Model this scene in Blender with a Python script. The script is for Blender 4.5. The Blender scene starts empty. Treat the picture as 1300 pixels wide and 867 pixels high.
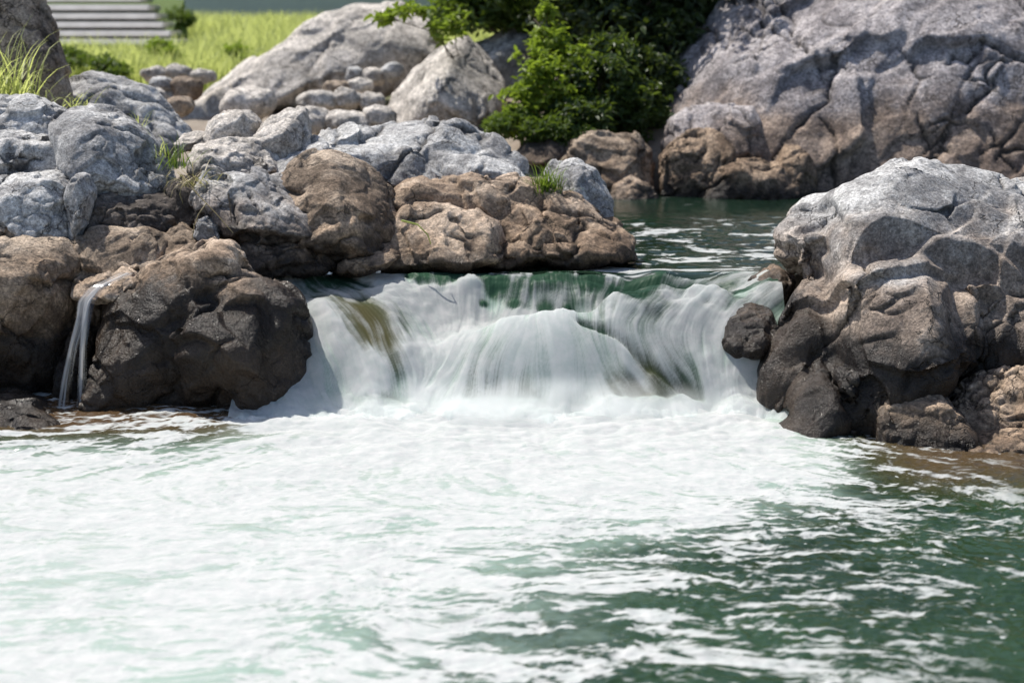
import bpy, bmesh, math, random
import numpy as np
from mathutils import Vector

SC = bpy.context.scene
COL = SC.collection
rng = np.random.default_rng(7)
random.seed(7)
R = math.radians

# ------------------------------------------------------------------ camera, sky, sun, exposure
FPX, W0, H0 = 1900.0, 1300.0, 867.0          # focal length and frame of the photograph in pixels
CAMH = 2.6
PITCH = math.atan((H0/2 - 40.0)/FPX)
cam_d = bpy.data.cameras.new('camera'); cam = bpy.data.objects.new('camera', cam_d); COL.objects.link(cam)
cam.location = (0, 0, CAMH); cam.rotation_euler = (math.pi/2 - PITCH, 0, 0)
cam_d.sensor_width = 36.0; cam_d.lens = FPX/W0*36.0
cam_d.clip_start = 0.1; cam_d.clip_end = 500
cam_d.dof.use_dof = True; cam_d.dof.focus_distance = 10.2; cam_d.dof.aperture_fstop = 1.4
SC.camera = cam

SUN_EL, SUN_AZ = R(60), R(-50)                # sun high on the left, a little behind the scene (0 = +Y, positive towards +X)
world = bpy.data.worlds.new('World'); SC.world = world; world.use_nodes = True
wn = world.node_tree.nodes; wl = world.node_tree.links
sky = wn.new('ShaderNodeTexSky'); sky.sky_type = 'NISHITA'; sky.sun_disc = False
sky.sun_elevation = SUN_EL; sky.sun_rotation = SUN_AZ; sky.air_density = 1.0; sky.dust_density = 2.0; sky.ozone_density = 1.0
bg = wn['Background']; bg.inputs['Strength'].default_value = 0.12
wl.new(sky.outputs['Color'], bg.inputs['Color'])
sun_d = bpy.data.lights.new('sun', 'SUN'); sun = bpy.data.objects.new('sun', sun_d); COL.objects.link(sun)
sun_d.energy = 4.7; sun_d.angle = R(0.6); sun_d.color = (1.0, 0.95, 0.87)
sdir = Vector((math.sin(SUN_AZ)*math.cos(SUN_EL), math.cos(SUN_AZ)*math.cos(SUN_EL), math.sin(SUN_EL)))
sun.rotation_euler = sdir.to_track_quat('Z', 'Y').to_euler(); sun.location = sdir*60
SC.view_settings.view_transform = 'Standard'; SC.view_settings.look = 'None'
SC.view_settings.exposure = 0.38; SC.view_settings.gamma = 1.0; SC.view_settings.use_curve_mapping = False
SC.render.engine = 'CYCLES'
SC.cycles.use_denoising = True
SC.cycles.max_bounces = 6; SC.cycles.volume_bounces = 3; SC.cycles.transparent_max_bounces = 12
SC.cycles.caustics_reflective = False; SC.cycles.caustics_refractive = False
SC.cycles.sample_clamp_indirect = 6.0

# ------------------------------------------------------------------ pixel -> world
CP, SP = math.cos(PITCH), math.sin(PITCH)
def ray(px, py):
    a = (px - W0/2)/FPX; b = -(py - H0/2)/FPX
    return np.array([a, CP + b*SP, -SP + b*CP])
def P(px, py, Y):
    d = ray(px, py); t = Y/d[1]
    return np.array([d[0]*t, Y, CAMH + d[2]*t])
def PZ(px, py, z):
    d = ray(px, py); t = (z - CAMH)/d[2]
    return np.array([d[0]*t, d[1]*t, z])
def to_px(x, y, z):
    f = y*CP - (z - CAMH)*SP; u = y*SP + (z - CAMH)*CP
    return W0/2 + FPX*x/f, H0/2 - FPX*u/f

# ------------------------------------------------------------------ noise
_perm = rng.permutation(256); _perm = np.concatenate([_perm, _perm, _perm]).astype(np.int32)
_g = rng.normal(size=(256, 3)); _g = (_g/np.linalg.norm(_g, axis=1)[:, None]).astype(np.float32)
def perlin(p):
    p = np.asarray(p, dtype=np.float32)
    i = np.floor(p).astype(np.int32); f = p - i
    u = f*f*f*(f*(f*6 - 15) + 10)
    X, Y, Z = i[:, 0] & 255, i[:, 1] & 255, i[:, 2] & 255
    A = _perm[X]; B = _perm[X + 1]
    def gd(h, dx, dy, dz):
        g = _g[h]
        return g[:, 0]*(f[:, 0] - dx) + g[:, 1]*(f[:, 1] - dy) + g[:, 2]*(f[:, 2] - dz)
    AA = _perm[A + Y]; AB = _perm[A + Y + 1]; BA = _perm[B + Y]; BB = _perm[B + Y + 1]
    def lx(a, b): return a + u[:, 0]*(b - a)
    z0 = lx(gd(_perm[AA + Z], 0, 0, 0), gd(_perm[BA + Z], 1, 0, 0)); z0b = lx(gd(_perm[AB + Z], 0, 1, 0), gd(_perm[BB + Z], 1, 1, 0))
    z1 = lx(gd(_perm[AA + Z + 1], 0, 0, 1), gd(_perm[BA + Z + 1], 1, 0, 1)); z1b = lx(gd(_perm[AB + Z + 1], 0, 1, 1), gd(_perm[BB + Z + 1], 1, 1, 1))
    y0 = z0 + u[:, 1]*(z0b - z0); y1 = z1 + u[:, 1]*(z1b - z1)
    return (y0 + u[:, 2]*(y1 - y0))*1.5
def fbm(p, octv=4, gain=0.5, lac=2.03):
    s = 0; a = 1.0
    for k in range(octv):
        s = s + a*perlin(p*(lac**k) + 17.3*k); a *= gain
    return s
def smooth(a, b, x):
    t = np.clip((x - a)/(b - a), 0, 1); return t*t*(3 - 2*t)

# ------------------------------------------------------------------ meshes and tags
def mesh_np(name, verts, faces, mat=None, smooth_shade=True, parent=None, base=True, attrs=None, kind=None):
    """verts Nx3, faces MxK (K = 3 or 4) -> one linked object, origin at the base of the shape."""
    verts = np.asarray(verts, dtype=np.float32); faces = np.asarray(faces, dtype=np.int32)
    me = bpy.data.meshes.new(name)
    o = np.zeros(3, dtype=np.float32)
    if base:
        mn, mx = verts.min(0), verts.max(0); o = np.array([(mn[0]+mx[0])/2, (mn[1]+mx[1])/2, mn[2]], dtype=np.float32)
    me.vertices.add(len(verts)); me.vertices.foreach_set('co', (verts - o).ravel())
    k = faces.shape[1]
    me.loops.add(faces.size); me.loops.foreach_set('vertex_index', faces.ravel())
    me.polygons.add(len(faces)); me.polygons.foreach_set('loop_start', np.arange(0, faces.size, k, dtype=np.int32))
    me.polygons.foreach_set('use_smooth', np.full(len(faces), smooth_shade))
    for an, av in (attrs or {}).items():
        a = me.attributes.new(an, 'FLOAT', 'POINT'); a.data.foreach_set('value', np.asarray(av, dtype=np.float32))
    me.update(calc_edges=True)
    if mat: me.materials.append(mat)
    ob = bpy.data.objects.new(name, me); COL.objects.link(ob)
    ob.location = o.tolist()
    if parent is not None:
        ob.parent = parent; ob.location = (Vector(o.tolist()) - parent.location)
    if kind: ob['kind'] = kind
    return ob
def tag(o, label, cat, group=None):
    o['label'] = label; o['category'] = cat
    if group: o['group'] = group
    return o
def empty(name, loc):
    o = bpy.data.objects.new(name, None); COL.objects.link(o); o.location = loc; o.empty_display_size = 0.1
    return o
def struct(o): o['kind'] = 'structure'; return o

# ------------------------------------------------------------------ node helper
class NT:
    def __init__(s, name):
        s.m = bpy.data.materials.new(name); s.m.use_nodes = True
        s.t = s.m.node_tree; s.n = s.t.nodes; s.n.clear()
        s.out = s.n.new('ShaderNodeOutputMaterial')
    def new(s, typ, **kw):
        nd = s.n.new(typ)
        for k, v in kw.items():
            if k.startswith('i_'):
                s.set(nd.inputs[k[2:].replace('_', ' ')], v)
            else: setattr(nd, k, v)
        return nd
    def set(s, sock, v):
        if isinstance(v, bpy.types.NodeSocket): s.t.links.new(v, sock)
        elif isinstance(v, (tuple, list)) and len(v) == 3 and sock.type == 'RGBA': sock.default_value = (*v, 1)
        else: sock.default_value = v
    def math(s, op, a, b=None, c=None, clamp=False):
        nd = s.n.new('ShaderNodeMath'); nd.operation = op; nd.use_clamp = clamp
        for i, v in enumerate((a, b, c)):
            if v is not None: s.set(nd.inputs[i], v)
        return nd.outputs[0]
    def noise(s, vec, scale, detail=4, rough=0.55, dist=0.0):
        nd = s.new('ShaderNodeTexNoise', i_Scale=scale, i_Detail=detail, i_Roughness=rough, i_Distortion=dist)
        if vec is not None: s.set(nd.inputs['Vector'], vec)
        return nd.outputs['Fac']
    def mix(s, fac, a, b):
        nd = s.n.new('ShaderNodeMix'); nd.data_type = 'RGBA'
        s.set(nd.inputs[0], fac); s.set(nd.inputs[6], a); s.set(nd.inputs[7], b)
        return nd.outputs[2]
    def ss(s, x, lo, hi):
        nd = s.n.new('ShaderNodeMapRange'); nd.interpolation_type = 'SMOOTHSTEP'
        s.set(nd.inputs[0], x); s.set(nd.inputs[1], lo); s.set(nd.inputs[2], hi)
        return nd.outputs[0]
    def attr(s, name):
        return s.new('ShaderNodeAttribute', attribute_name=name).outputs['Fac']
    def mapping(s, vec, scale=(1, 1, 1), rot=(0, 0, 0)):
        nd = s.n.new('ShaderNodeMapping'); s.set(nd.inputs[0], vec)
        nd.inputs['Scale'].default_value = scale; nd.inputs['Rotation'].default_value = rot
        return nd.outputs[0]
    def pos(s): return s.new('ShaderNodeNewGeometry').outputs['Position']
    def sep(s, v):
        nd = s.n.new('ShaderNodeSeparateXYZ'); s.set(nd.inputs[0], v); return nd.outputs
    def bump(s, h, strength, dist, normal=None):
        nd = s.new('ShaderNodeBump', i_Strength=strength, i_Distance=dist, i_Height=h)
        if normal is not None: s.set(nd.inputs['Normal'], normal)
        return nd.outputs[0]
    def bsdf(s, **kw): return s.new('ShaderNodeBsdfPrincipled', **kw)
    def done(s, sh): s.t.links.new(sh, s.out.inputs[0]); return s.m

_rm = {}
def rock_mat(tone='grey', wet=0.2, stain=0.6, grain=1.0, splash=0.0):
    """granite: speckled, two-toned, brown mineral stain below the flood mark, dark and glossy where the river wets it"""
    key = (tone, wet, stain, grain, splash)
    if key in _rm: return _rm[key]
    t = NT('rock_' + tone)
    tones = {'grey': ((0.54, 0.535, 0.525), (0.31, 0.305, 0.305)), 'pale': ((0.65, 0.60, 0.545), (0.47, 0.435, 0.395)),
             'brown': ((0.46, 0.37, 0.285), (0.22, 0.165, 0.12)), 'dark': ((0.25, 0.215, 0.19), (0.085, 0.070, 0.062)),
             'cliff': ((0.45, 0.415, 0.415), (0.29, 0.265, 0.27)), 'tan': ((0.58, 0.46, 0.355), (0.36, 0.265, 0.19))}
    a, b = tones[tone]
    p = t.pos(); xyz = t.sep(p); z = xyz[2]
    big = t.noise(p, 1.9, 6, 0.68, 0.3)
    c = t.mix(t.ss(big, 0.40, 0.60), tuple(v*0.85 for v in b), a)
    streak = t.noise(t.mapping(p, (3.2, 3.2, 0.6), (0.2, 0.3, 0.2)), 2.6, 7, 0.7, 0.6)
    c = t.mix(t.math('MULTIPLY', t.ss(streak, 0.54, 0.72), 0.5), c, tuple(v*0.45 for v in b))
    zn = t.math('ADD', z, t.math('MULTIPLY', t.math('SUBTRACT', t.noise(p, 1.3, 5, 0.65), 0.5), 1.2))
    st = t.math('SUBTRACT', 1.0, t.ss(zn, stain - 0.25, stain + 0.25))
    c = t.mix(t.math('MULTIPLY', st, 0.72), c, t.mix(t.ss(big, 0.35, 0.65), (0.125, 0.080, 0.050), (0.38, 0.265, 0.175)))
    # crystals and specks
    vo = t.new('ShaderNodeTexVoronoi', i_Scale=85*grain); t.set(vo.inputs['Vector'], p)
    vs = t.sep(vo.outputs['Color'])[0]
    g1 = t.noise(p, 48*grain, 4, 0.75); g2 = t.noise(p, 16*grain, 5, 0.75)
    k = t.math('MULTIPLY', t.math('ADD', 0.72, t.math('MULTIPLY', vs, 0.48)), t.math('ADD', 0.66, t.math('MULTIPLY', t.ss(g1, 0.36, 0.60), 0.48)))
    k = t.math('MULTIPLY', k, t.math('ADD', 0.70, t.math('MULTIPLY', t.ss(g2, 0.36, 0.58), 0.45)))
    sc_ = t.n.new('ShaderNodeVectorMath'); sc_.operation = 'SCALE'; t.set(sc_.inputs[0], c); t.set(sc_.inputs[3], k); c = sc_.outputs[0]
    # hairline fractures
    wv_ = t.n.new('ShaderNodeVectorMath'); wv_.operation = 'ADD'
    nz_ = t.new('ShaderNodeTexNoise', i_Scale=2.4, i_Detail=5, i_Roughness=0.6); t.set(nz_.inputs['Vector'], p)
    sc2 = t.n.new('ShaderNodeVectorMath'); sc2.operation = 'SCALE'; t.set(sc2.inputs[0], nz_.outputs['Color']); sc2.inputs[3].default_value = 0.55
    t.set(wv_.inputs[0], p); t.set(wv_.inputs[1], sc2.outputs[0])
    ve = t.new('ShaderNodeTexVoronoi', feature='DISTANCE_TO_EDGE', i_Scale=2.3); t.set(ve.inputs['Vector'], t.mapping(wv_.outputs[0], (1.0, 1.0, 1.9), (0.5, 0.35, 0.2)))
    fr = t.math('MULTIPLY', t.math('SUBTRACT', 1.0, t.ss(ve.outputs['Distance'], 0.002, 0.020)), t.ss(t.noise(p, 1.6, 3, 0.5), 0.46, 0.56))
    c = t.mix(t.math('MULTIPLY', fr, 0.72), c, (0.035, 0.029, 0.024))
    li = t.noise(p, 7.5, 7, 0.75)
    c = t.mix(t.math('MULTIPLY', t.ss(li, 0.57, 0.66), 0.45), c, tuple(v*0.33 for v in b))
    wl_ = wet if not splash else t.math('ADD', wet, t.math('MULTIPLY', t.math('SUBTRACT', 1.0, t.ss(xyz[0], 1.75, 2.25)), splash))
    zz = t.math('SUBTRACT', t.math('ADD', z, t.math('MULTIPLY', t.math('SUBTRACT', t.noise(p, 3.2, 7, 0.7), 0.5), 0.7)), wl_)
    wt = t.math('SUBTRACT', 1.0, t.ss(zz, -0.12, 0.12))
    c = t.mix(t.math('MULTIPLY', wt, 0.95), c, t.mix(t.ss(big, 0.42, 0.60), (0.009, 0.007, 0.006), (0.026, 0.017, 0.011)))
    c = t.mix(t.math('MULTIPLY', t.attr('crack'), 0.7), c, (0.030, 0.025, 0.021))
    rough = t.math('SUBTRACT', 0.90, t.math('MULTIPLY', wt, t.math('ADD', 0.30, t.math('MULTIPLY', t.ss(g1, 0.35, 0.65), 0.48))))
    h = t.math('ADD', t.math('MULTIPLY', g2, 1.0), t.math('MULTIPLY', g1, 0.45))
    h = t.math('ADD', h, t.math('MULTIPLY', t.ss(streak, 0.45, 0.6), 0.25)); h = t.math('SUBTRACT', h, t.math('MULTIPLY', fr, 0.9))
    bs = t.bsdf(i_Base_Color=c, i_Roughness=rough, i_Normal=t.bump(h, 0.8, 0.022/grain))
    bs.inputs['Specular IOR Level'].default_value = 0.32
    _rm[key] = t.done(bs.outputs[0]); return _rm[key]

# ------------------------------------------------------------------ rock builder
def ico(sub):
    bm = bmesh.new(); bmesh.ops.create_icosphere(bm, subdivisions=sub, radius=1)
    v = np.array([x.co[:] for x in bm.verts]); f = np.array([[w.index for w in x.verts] for x in bm.faces]); bm.free()
    return v, f
ICO = {k: ico(k) for k in (3, 4, 5)}
NANG = 360
def radial(poly, rounding):
    poly = np.array(poly, dtype=float)
    x, y = poly[:, 0], poly[:, 1]; x2, y2 = np.roll(x, -1), np.roll(y, -1)
    cr = x*y2 - x2*y; A = cr.sum()/2
    c = np.array([((x+x2)*cr).sum()/(6*A), ((y+y2)*cr).sum()/(6*A)])
    th = np.linspace(-math.pi, math.pi, NANG, endpoint=False); r = np.zeros(NANG)
    q1 = poly - c; q2 = np.roll(q1, -1, axis=0)
    for i, a in enumerate(th):
        d = np.array([math.cos(a), -math.sin(a)])      # image y points down
        e = q2 - q1; den = d[0]*e[:, 1] - d[1]*e[:, 0]; den[abs(den) < 1e-9] = 1e-9
        t = (q1[:, 0]*e[:, 1] - q1[:, 1]*e[:, 0])/den; s = (q1[:, 0]*d[1] - q1[:, 1]*d[0])/den
        ok = (t > 0) & (s >= -1e-6) & (s <= 1 + 1e-6)
        r[i] = t[ok].max() if ok.any() else 1.0
    k = np.exp(-0.5*(np.arange(-20, 21)/rounding)**2); k /= k.sum()
    r = np.convolve(np.concatenate([r[-20:], r, r[:20]]), k, 'valid')
    return c, th, r
def blob(poly, Y, D, e=0.72, cuts=5, tilt=0.25, rounding=2.2, seed=0, cutlo=0.44):
    v, f = ICO[5]
    c, th, r = radial(poly, rounding)
    C = P(c[0], c[1], Y); sc = np.linalg.norm(C - np.array([0, 0, CAMH]))/FPX
    a, b, d = v[:, 0], v[:, 2], v[:, 1]
    ang = np.arctan2(b, a); s = np.sqrt(a*a + b*b)
    rr = np.interp(ang, np.append(th, math.pi), np.append(r, r[0]))*sc
    k = s**e; qa = np.cos(ang)*k; qb = np.sin(ang)*k; qd = np.sign(d)*np.abs(d)**e
    q = np.stack([qa, qd, qb], 1)
    rg = np.random.default_rng(seed + 11)
    for _ in range(int(cuts*2.6)):                       # chisel flat faces on the front, top and sides
        n = rg.normal(size=3); n[1] = -abs(n[1])*1.1; n[2] = n[2]*0.9 + 0.2; n /= np.linalg.norm(n)
        off = rg.uniform(cutlo, 0.92)*(np.abs(q @ n).max())
        over = np.maximum(0, q @ n - off)
        w = np.abs(n[1])                               # keep the outline, flatten the face turned to the viewer
        q = q - n[None]*over[:, None]*(0.88*w + 0.12)
    dy = q[:, 1]*D + (q[:, 2]*rr)*tilt
    up = np.array([0, SP*0.0, 1.0])
    pts = C[None] + np.stack([q[:, 0]*rr, dy, q[:, 2]*rr], 1)
    return pts, f
def remesh(verts, faces, vox, iters=3):
    me = bpy.data.meshes.new('tmp'); me.from_pydata(verts.tolist(), [], faces.tolist())
    ob = bpy.data.objects.new('tmp', me); COL.objects.link(ob)
    m = ob.modifiers.new('r', 'REMESH'); m.mode = 'VOXEL'; m.voxel_size = vox; m.use_smooth_shade = True
    s = ob.modifiers.new('s', 'SMOOTH'); s.factor = 0.5; s.iterations = iters
    dg = bpy.context.evaluated_depsgraph_get(); dg.update()
    ev = ob.evaluated_get(dg); em = ev.to_mesh()
    n = len(em.vertices); co = np.empty(n*3, dtype=np.float32); em.vertices.foreach_get('co', co)
    q = np.array([p.vertices[:] if len(p.vertices) == 4 else (*p.vertices[:], p.vertices[-1]) for p in em.polygons], dtype=np.int32) if any(len(p.vertices) != 4 for p in em.polygons) else None
    if q is None:
        q = np.empty(len(em.loops), dtype=np.int32); em.loops.foreach_get('vertex_index', q); q = q.reshape(-1, 4)
    ev.to_mesh_clear(); bpy.data.objects.remove(ob); bpy.data.meshes.remove(me)
    return co.reshape(-1, 3).astype(np.float64), q
def normals(v, f):
    d1 = v[f[:, 2]] - v[f[:, 0]]; d2 = v[f[:, 3 if f.shape[1] == 4 else 1]] - v[f[:, 1 if f.shape[1] == 4 else 0]]
    fn = np.cross(d1, d2) if f.shape[1] == 4 else np.cross(v[f[:, 1]] - v[f[:, 0]], v[f[:, 2]] - v[f[:, 0]])
    n = np.zeros_like(v)
    for k in range(f.shape[1]):
        for ax in range(3): n[:, ax] += np.bincount(f[:, k], fn[:, ax], len(v))
    return n/np.maximum(np.linalg.norm(n, axis=1), 1e-9)[:, None]
def hash3(i):
    h = (i[:, 0].astype(np.int64)*73856093) ^ (i[:, 1].astype(np.int64)*19349663) ^ (i[:, 2].astype(np.int64)*83492791)
    return (h ^ (h >> 13)) & 1023
_hr = np.random.default_rng(99); _hj = _hr.uniform(0, 1, (1024, 3)).astype(np.float32)
_hn = _hr.normal(size=(1024, 3)); _hn = (_hn/np.linalg.norm(_hn, axis=1)[:, None]).astype(np.float32); _ho = _hr.uniform(-1, 1, 1024).astype(np.float32)
def facets(p, k=16.0):
    """broken-rock relief: every cell is a tilted plane; returns height and distance between the two nearest cells"""
    p = p.astype(np.float32); i0 = np.floor(p).astype(np.int32)
    num = np.zeros(len(p), np.float32); den = np.zeros(len(p), np.float32); f1 = np.full(len(p), 9, np.float32); f2 = f1.copy()
    for dx in (-1, 0, 1):
        for dy in (-1, 0, 1):
            for dz in (-1, 0, 1):
                c = i0 + np.array([dx, dy, dz], np.int32); h = hash3(c)
                r = p - (c + _hj[h]); d2 = (r*r).sum(1)
                w = np.exp(-k*d2); num += w*((r*_hn[h]).sum(1) + 0.14*_ho[h]); den += w
                d = np.sqrt(d2); m = d < f1; f2 = np.where(m, f1, np.minimum(f2, d)); f1 = np.where(m, d, f1)
    return num/np.maximum(den, 1e-12), f2 - f1
def weather(v, f, size, rough=1.0, cracks=1.0, strata=0.0, sdir=(0.5, 0.2, 0.85), seed=0, joints=3):
    """broken planes, ledges, joints; returns moved vertices and the crack mask"""
    rg = np.random.default_rng(seed*7 + 1)
    off = np.array([seed*3.17 % 50, seed*7.31 % 50, seed*1.93 % 50])
    Q = np.linalg.qr(rg.normal(size=(3, 3)))[0]
    rough = rough*0.72
    sm = float(0.35 + 0.65*smooth(0.25, 0.75, size)); cracks = cracks*sm
    def warp(p, a, fr): return p + a*np.stack([fbm(p*fr + 3, 3), fbm(p*fr + 13, 3), fbm(p*fr + 23, 3)], 1)
    n = normals(v, f)
    st = np.array([1.0, 1.0, 1.45])
    p = warp((v @ Q)/size*st + off, 0.10, 1.4)
    h, e = facets(p/0.50, 60); v = v + n*(0.50*size*0.20*rough*h)[:, None]
    n = normals(v, f)
    p = warp((v @ Q)/size*st + off + 7, 0.06, 2.5)
    h, e2 = facets(p/0.24, 60); msk = smooth(-0.35, 0.4, fbm(v/size*1.6 + off, 3))
    v = v + n*(0.24*size*0.15*rough*sm*h*(0.1 + 0.9*msk) + 0.018*size*rough*fbm(v/size*1.7 + off, 3))[:, None]
    n = normals(v, f)
    if strata > 0:
        sd = np.array(sdir)/np.linalg.norm(sdir); p = v/size + off
        h = (warp(p, 0.22, 1.3) @ sd)*4.6; fr = h - np.floor(h)
        saw = np.where(fr < 0.80, fr/0.80, (1 - fr)/0.20)
        v = v + n*((saw - 0.5)*0.045*size*strata*smooth(-0.3, 0.4, fbm(p*1.7 + 41, 3)))[:, None]
        n = normals(v, f)
    # joints: three families of nearly flat cracks
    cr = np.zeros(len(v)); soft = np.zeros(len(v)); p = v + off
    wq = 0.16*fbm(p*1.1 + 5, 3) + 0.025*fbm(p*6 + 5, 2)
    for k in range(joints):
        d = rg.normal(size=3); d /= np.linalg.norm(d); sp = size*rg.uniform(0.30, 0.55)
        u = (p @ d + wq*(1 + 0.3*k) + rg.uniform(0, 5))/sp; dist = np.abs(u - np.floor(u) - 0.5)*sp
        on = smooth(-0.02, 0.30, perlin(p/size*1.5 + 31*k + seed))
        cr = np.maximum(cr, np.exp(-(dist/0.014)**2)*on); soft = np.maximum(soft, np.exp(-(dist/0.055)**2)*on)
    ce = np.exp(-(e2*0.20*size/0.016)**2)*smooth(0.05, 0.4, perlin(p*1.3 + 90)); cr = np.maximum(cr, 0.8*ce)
    g = max(0.05, min(0.10, size*0.07))
    h3, _ = facets((warp(p, 0.03, 5))/g, 50)
    m3 = smooth(-0.1, 0.5, perlin(p/size*2.1 + 50))
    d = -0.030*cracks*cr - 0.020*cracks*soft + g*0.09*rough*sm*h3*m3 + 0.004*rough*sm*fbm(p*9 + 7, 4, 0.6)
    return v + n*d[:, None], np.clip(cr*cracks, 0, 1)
_seed = [0]
def rock(name, label, blobs, mat, vox=0.018, rough=1.0, cracks=1.0, strata=0.0, cat='rock', group=None, sdir=(0.5, 0.2, 0.85), iters=2, size=None, joints=3):
    _seed[0] += 1; s = _seed[0]
    V, F, k = [], [], 0
    for i, b in enumerate(blobs):
        b = dict(b); poly, Y, D = b.pop('p'), b.pop('Y'), b.pop('D')
        v, f = blob(poly, Y, D, seed=s*13 + i, **b); V.append(v); F.append(f + k); k += len(v)
    V = np.concatenate(V); F = np.concatenate(F)
    size = size or float(np.mean(V.max(0) - V.min(0)))*0.8
    v, f = remesh(V, F, vox, iters)
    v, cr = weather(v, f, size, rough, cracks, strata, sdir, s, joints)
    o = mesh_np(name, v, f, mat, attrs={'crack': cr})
    return tag(o, label, cat, group)
def B(p, Y, D, **k): return dict(p=p, Y=Y, D=D, **k)

# ------------------------------------------------------------------ terrain
ZU = 0.75
def chan(y):     # centre and half width of the river
    xc = np.interp(y, [0, 9, 10.2, 11.6, 14, 16.5, 20], [0, 0.2, 0.15, 0.25, 1.9, 2.6, 3.0])
    hw = np.interp(y, [0, 9, 9.8, 10.6, 11.6, 14, 16.5, 17.6, 18.5], [9, 7, 4.2, 1.7, 1.9, 2.4, 2.2, 1.5, -0.5])
    return xc, hw
def terrain_z(x, y):
    xc, hw = chan(y)
    d = np.abs(x - xc) - hw
    bed = np.interp(y, [0, 9.5, 10.4, 11.2, 12, 30], [-0.7, -0.6, -0.2, 0.25, 0.2, 0.3])
    left = np.interp(y, [0, 9.5, 10.6, 11.4, 12, 13, 17, 22, 30, 40, 60, 120], [0.3, -0.25, -0.2, 0.45, 0.8, 0.95, 1.0, 1.1, 1.8, 2.40, 2.75, 6])
    right = np.interp(y, [0, 8.5, 10.5, 12, 15, 17.5, 20, 30, 60, 120], [0.5, -0.05, 0.4, 0.6, 0.6, 0.9, 2.2, 9, 22, 40])
    s = smooth(-2.5, 2.0, x - np.interp(y, [0, 15, 17, 20, 40], [0.2, 1.2, 0.8, 0.8, 3.0]))
    bank = left*(1 - s) + right*s
    far = smooth(14, 40, np.abs(x))*smooth(-20, 10, y + 20)
    bank = bank + far*6
    t = smooth(-0.4, 0.5, d)
    z = bed*(1 - t) + bank*t
    pp = np.stack([x, y, np.zeros_like(x)], 1)
    return z + 0.06*fbm(pp*0.9, 4) + 0.02*fbm(pp*4, 3)
def grid(xs, ys):
    X, Y = np.meshgrid(xs, ys); nx, ny = len(xs), len(ys)
    i = np.arange(nx*ny).reshape(ny, nx)
    f = np.stack([i[:-1, :-1], i[:-1, 1:], i[1:, 1:], i[1:, :-1]], -1).reshape(-1, 4)
    return X.ravel(), Y.ravel(), f
xs = np.concatenate([np.linspace(-250, -40, 14), np.linspace(-38, -6.2, 60), np.linspace(-6, 6, 160), np.linspace(6.2, 38, 60), np.linspace(40, 250, 14)])
ys = np.concatenate([np.linspace(-120, -6, 14), np.linspace(-5, 8, 40), np.linspace(8.1, 20, 150), np.linspace(20.2, 60, 120), np.linspace(62, 300, 20)])
X, Y, F = grid(xs, ys)
t = NT('ground'); p = t.pos()
n = t.noise(p, 1.2, 6, 0.65); n2 = t.noise(p, 14, 5, 0.7)
c = t.mix(t.ss(n, 0.35, 0.65), (0.19, 0.15, 0.115), (0.30, 0.26, 0.21))
c = t.mix(t.math('MULTIPLY', t.ss(n2, 0.45, 0.7), 0.6), c, (0.10, 0.08, 0.06))
yy = t.sep(p)
c = t.mix(t.math('MULTIPLY', t.math('SUBTRACT', 1.0, t.ss(yy[1], 13.0, 15.5)), 0.85), c, t.mix(n2, (0.022, 0.017, 0.012), (0.075, 0.055, 0.038)))     # darker, browner ground on the near side
gr = t.math('MULTIPLY', t.ss(yy[1], 24.5, 28.0), 1.0)
c = t.mix(gr, c, t.mix(n2, (0.05, 0.085, 0.015), (0.10, 0.15, 0.03)))
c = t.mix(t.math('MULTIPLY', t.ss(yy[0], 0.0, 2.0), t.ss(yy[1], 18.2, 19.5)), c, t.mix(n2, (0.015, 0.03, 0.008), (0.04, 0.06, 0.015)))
bs = t.bsdf(i_Base_Color=c, i_Roughness=0.95, i_Normal=t.bump(n2, 0.6, 0.03))
g_mat = t.done(bs.outputs[0])
struct(mesh_np('ground', np.stack([X, Y, terrain_z(X, Y)], 1), F, g_mat, base=False))

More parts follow.
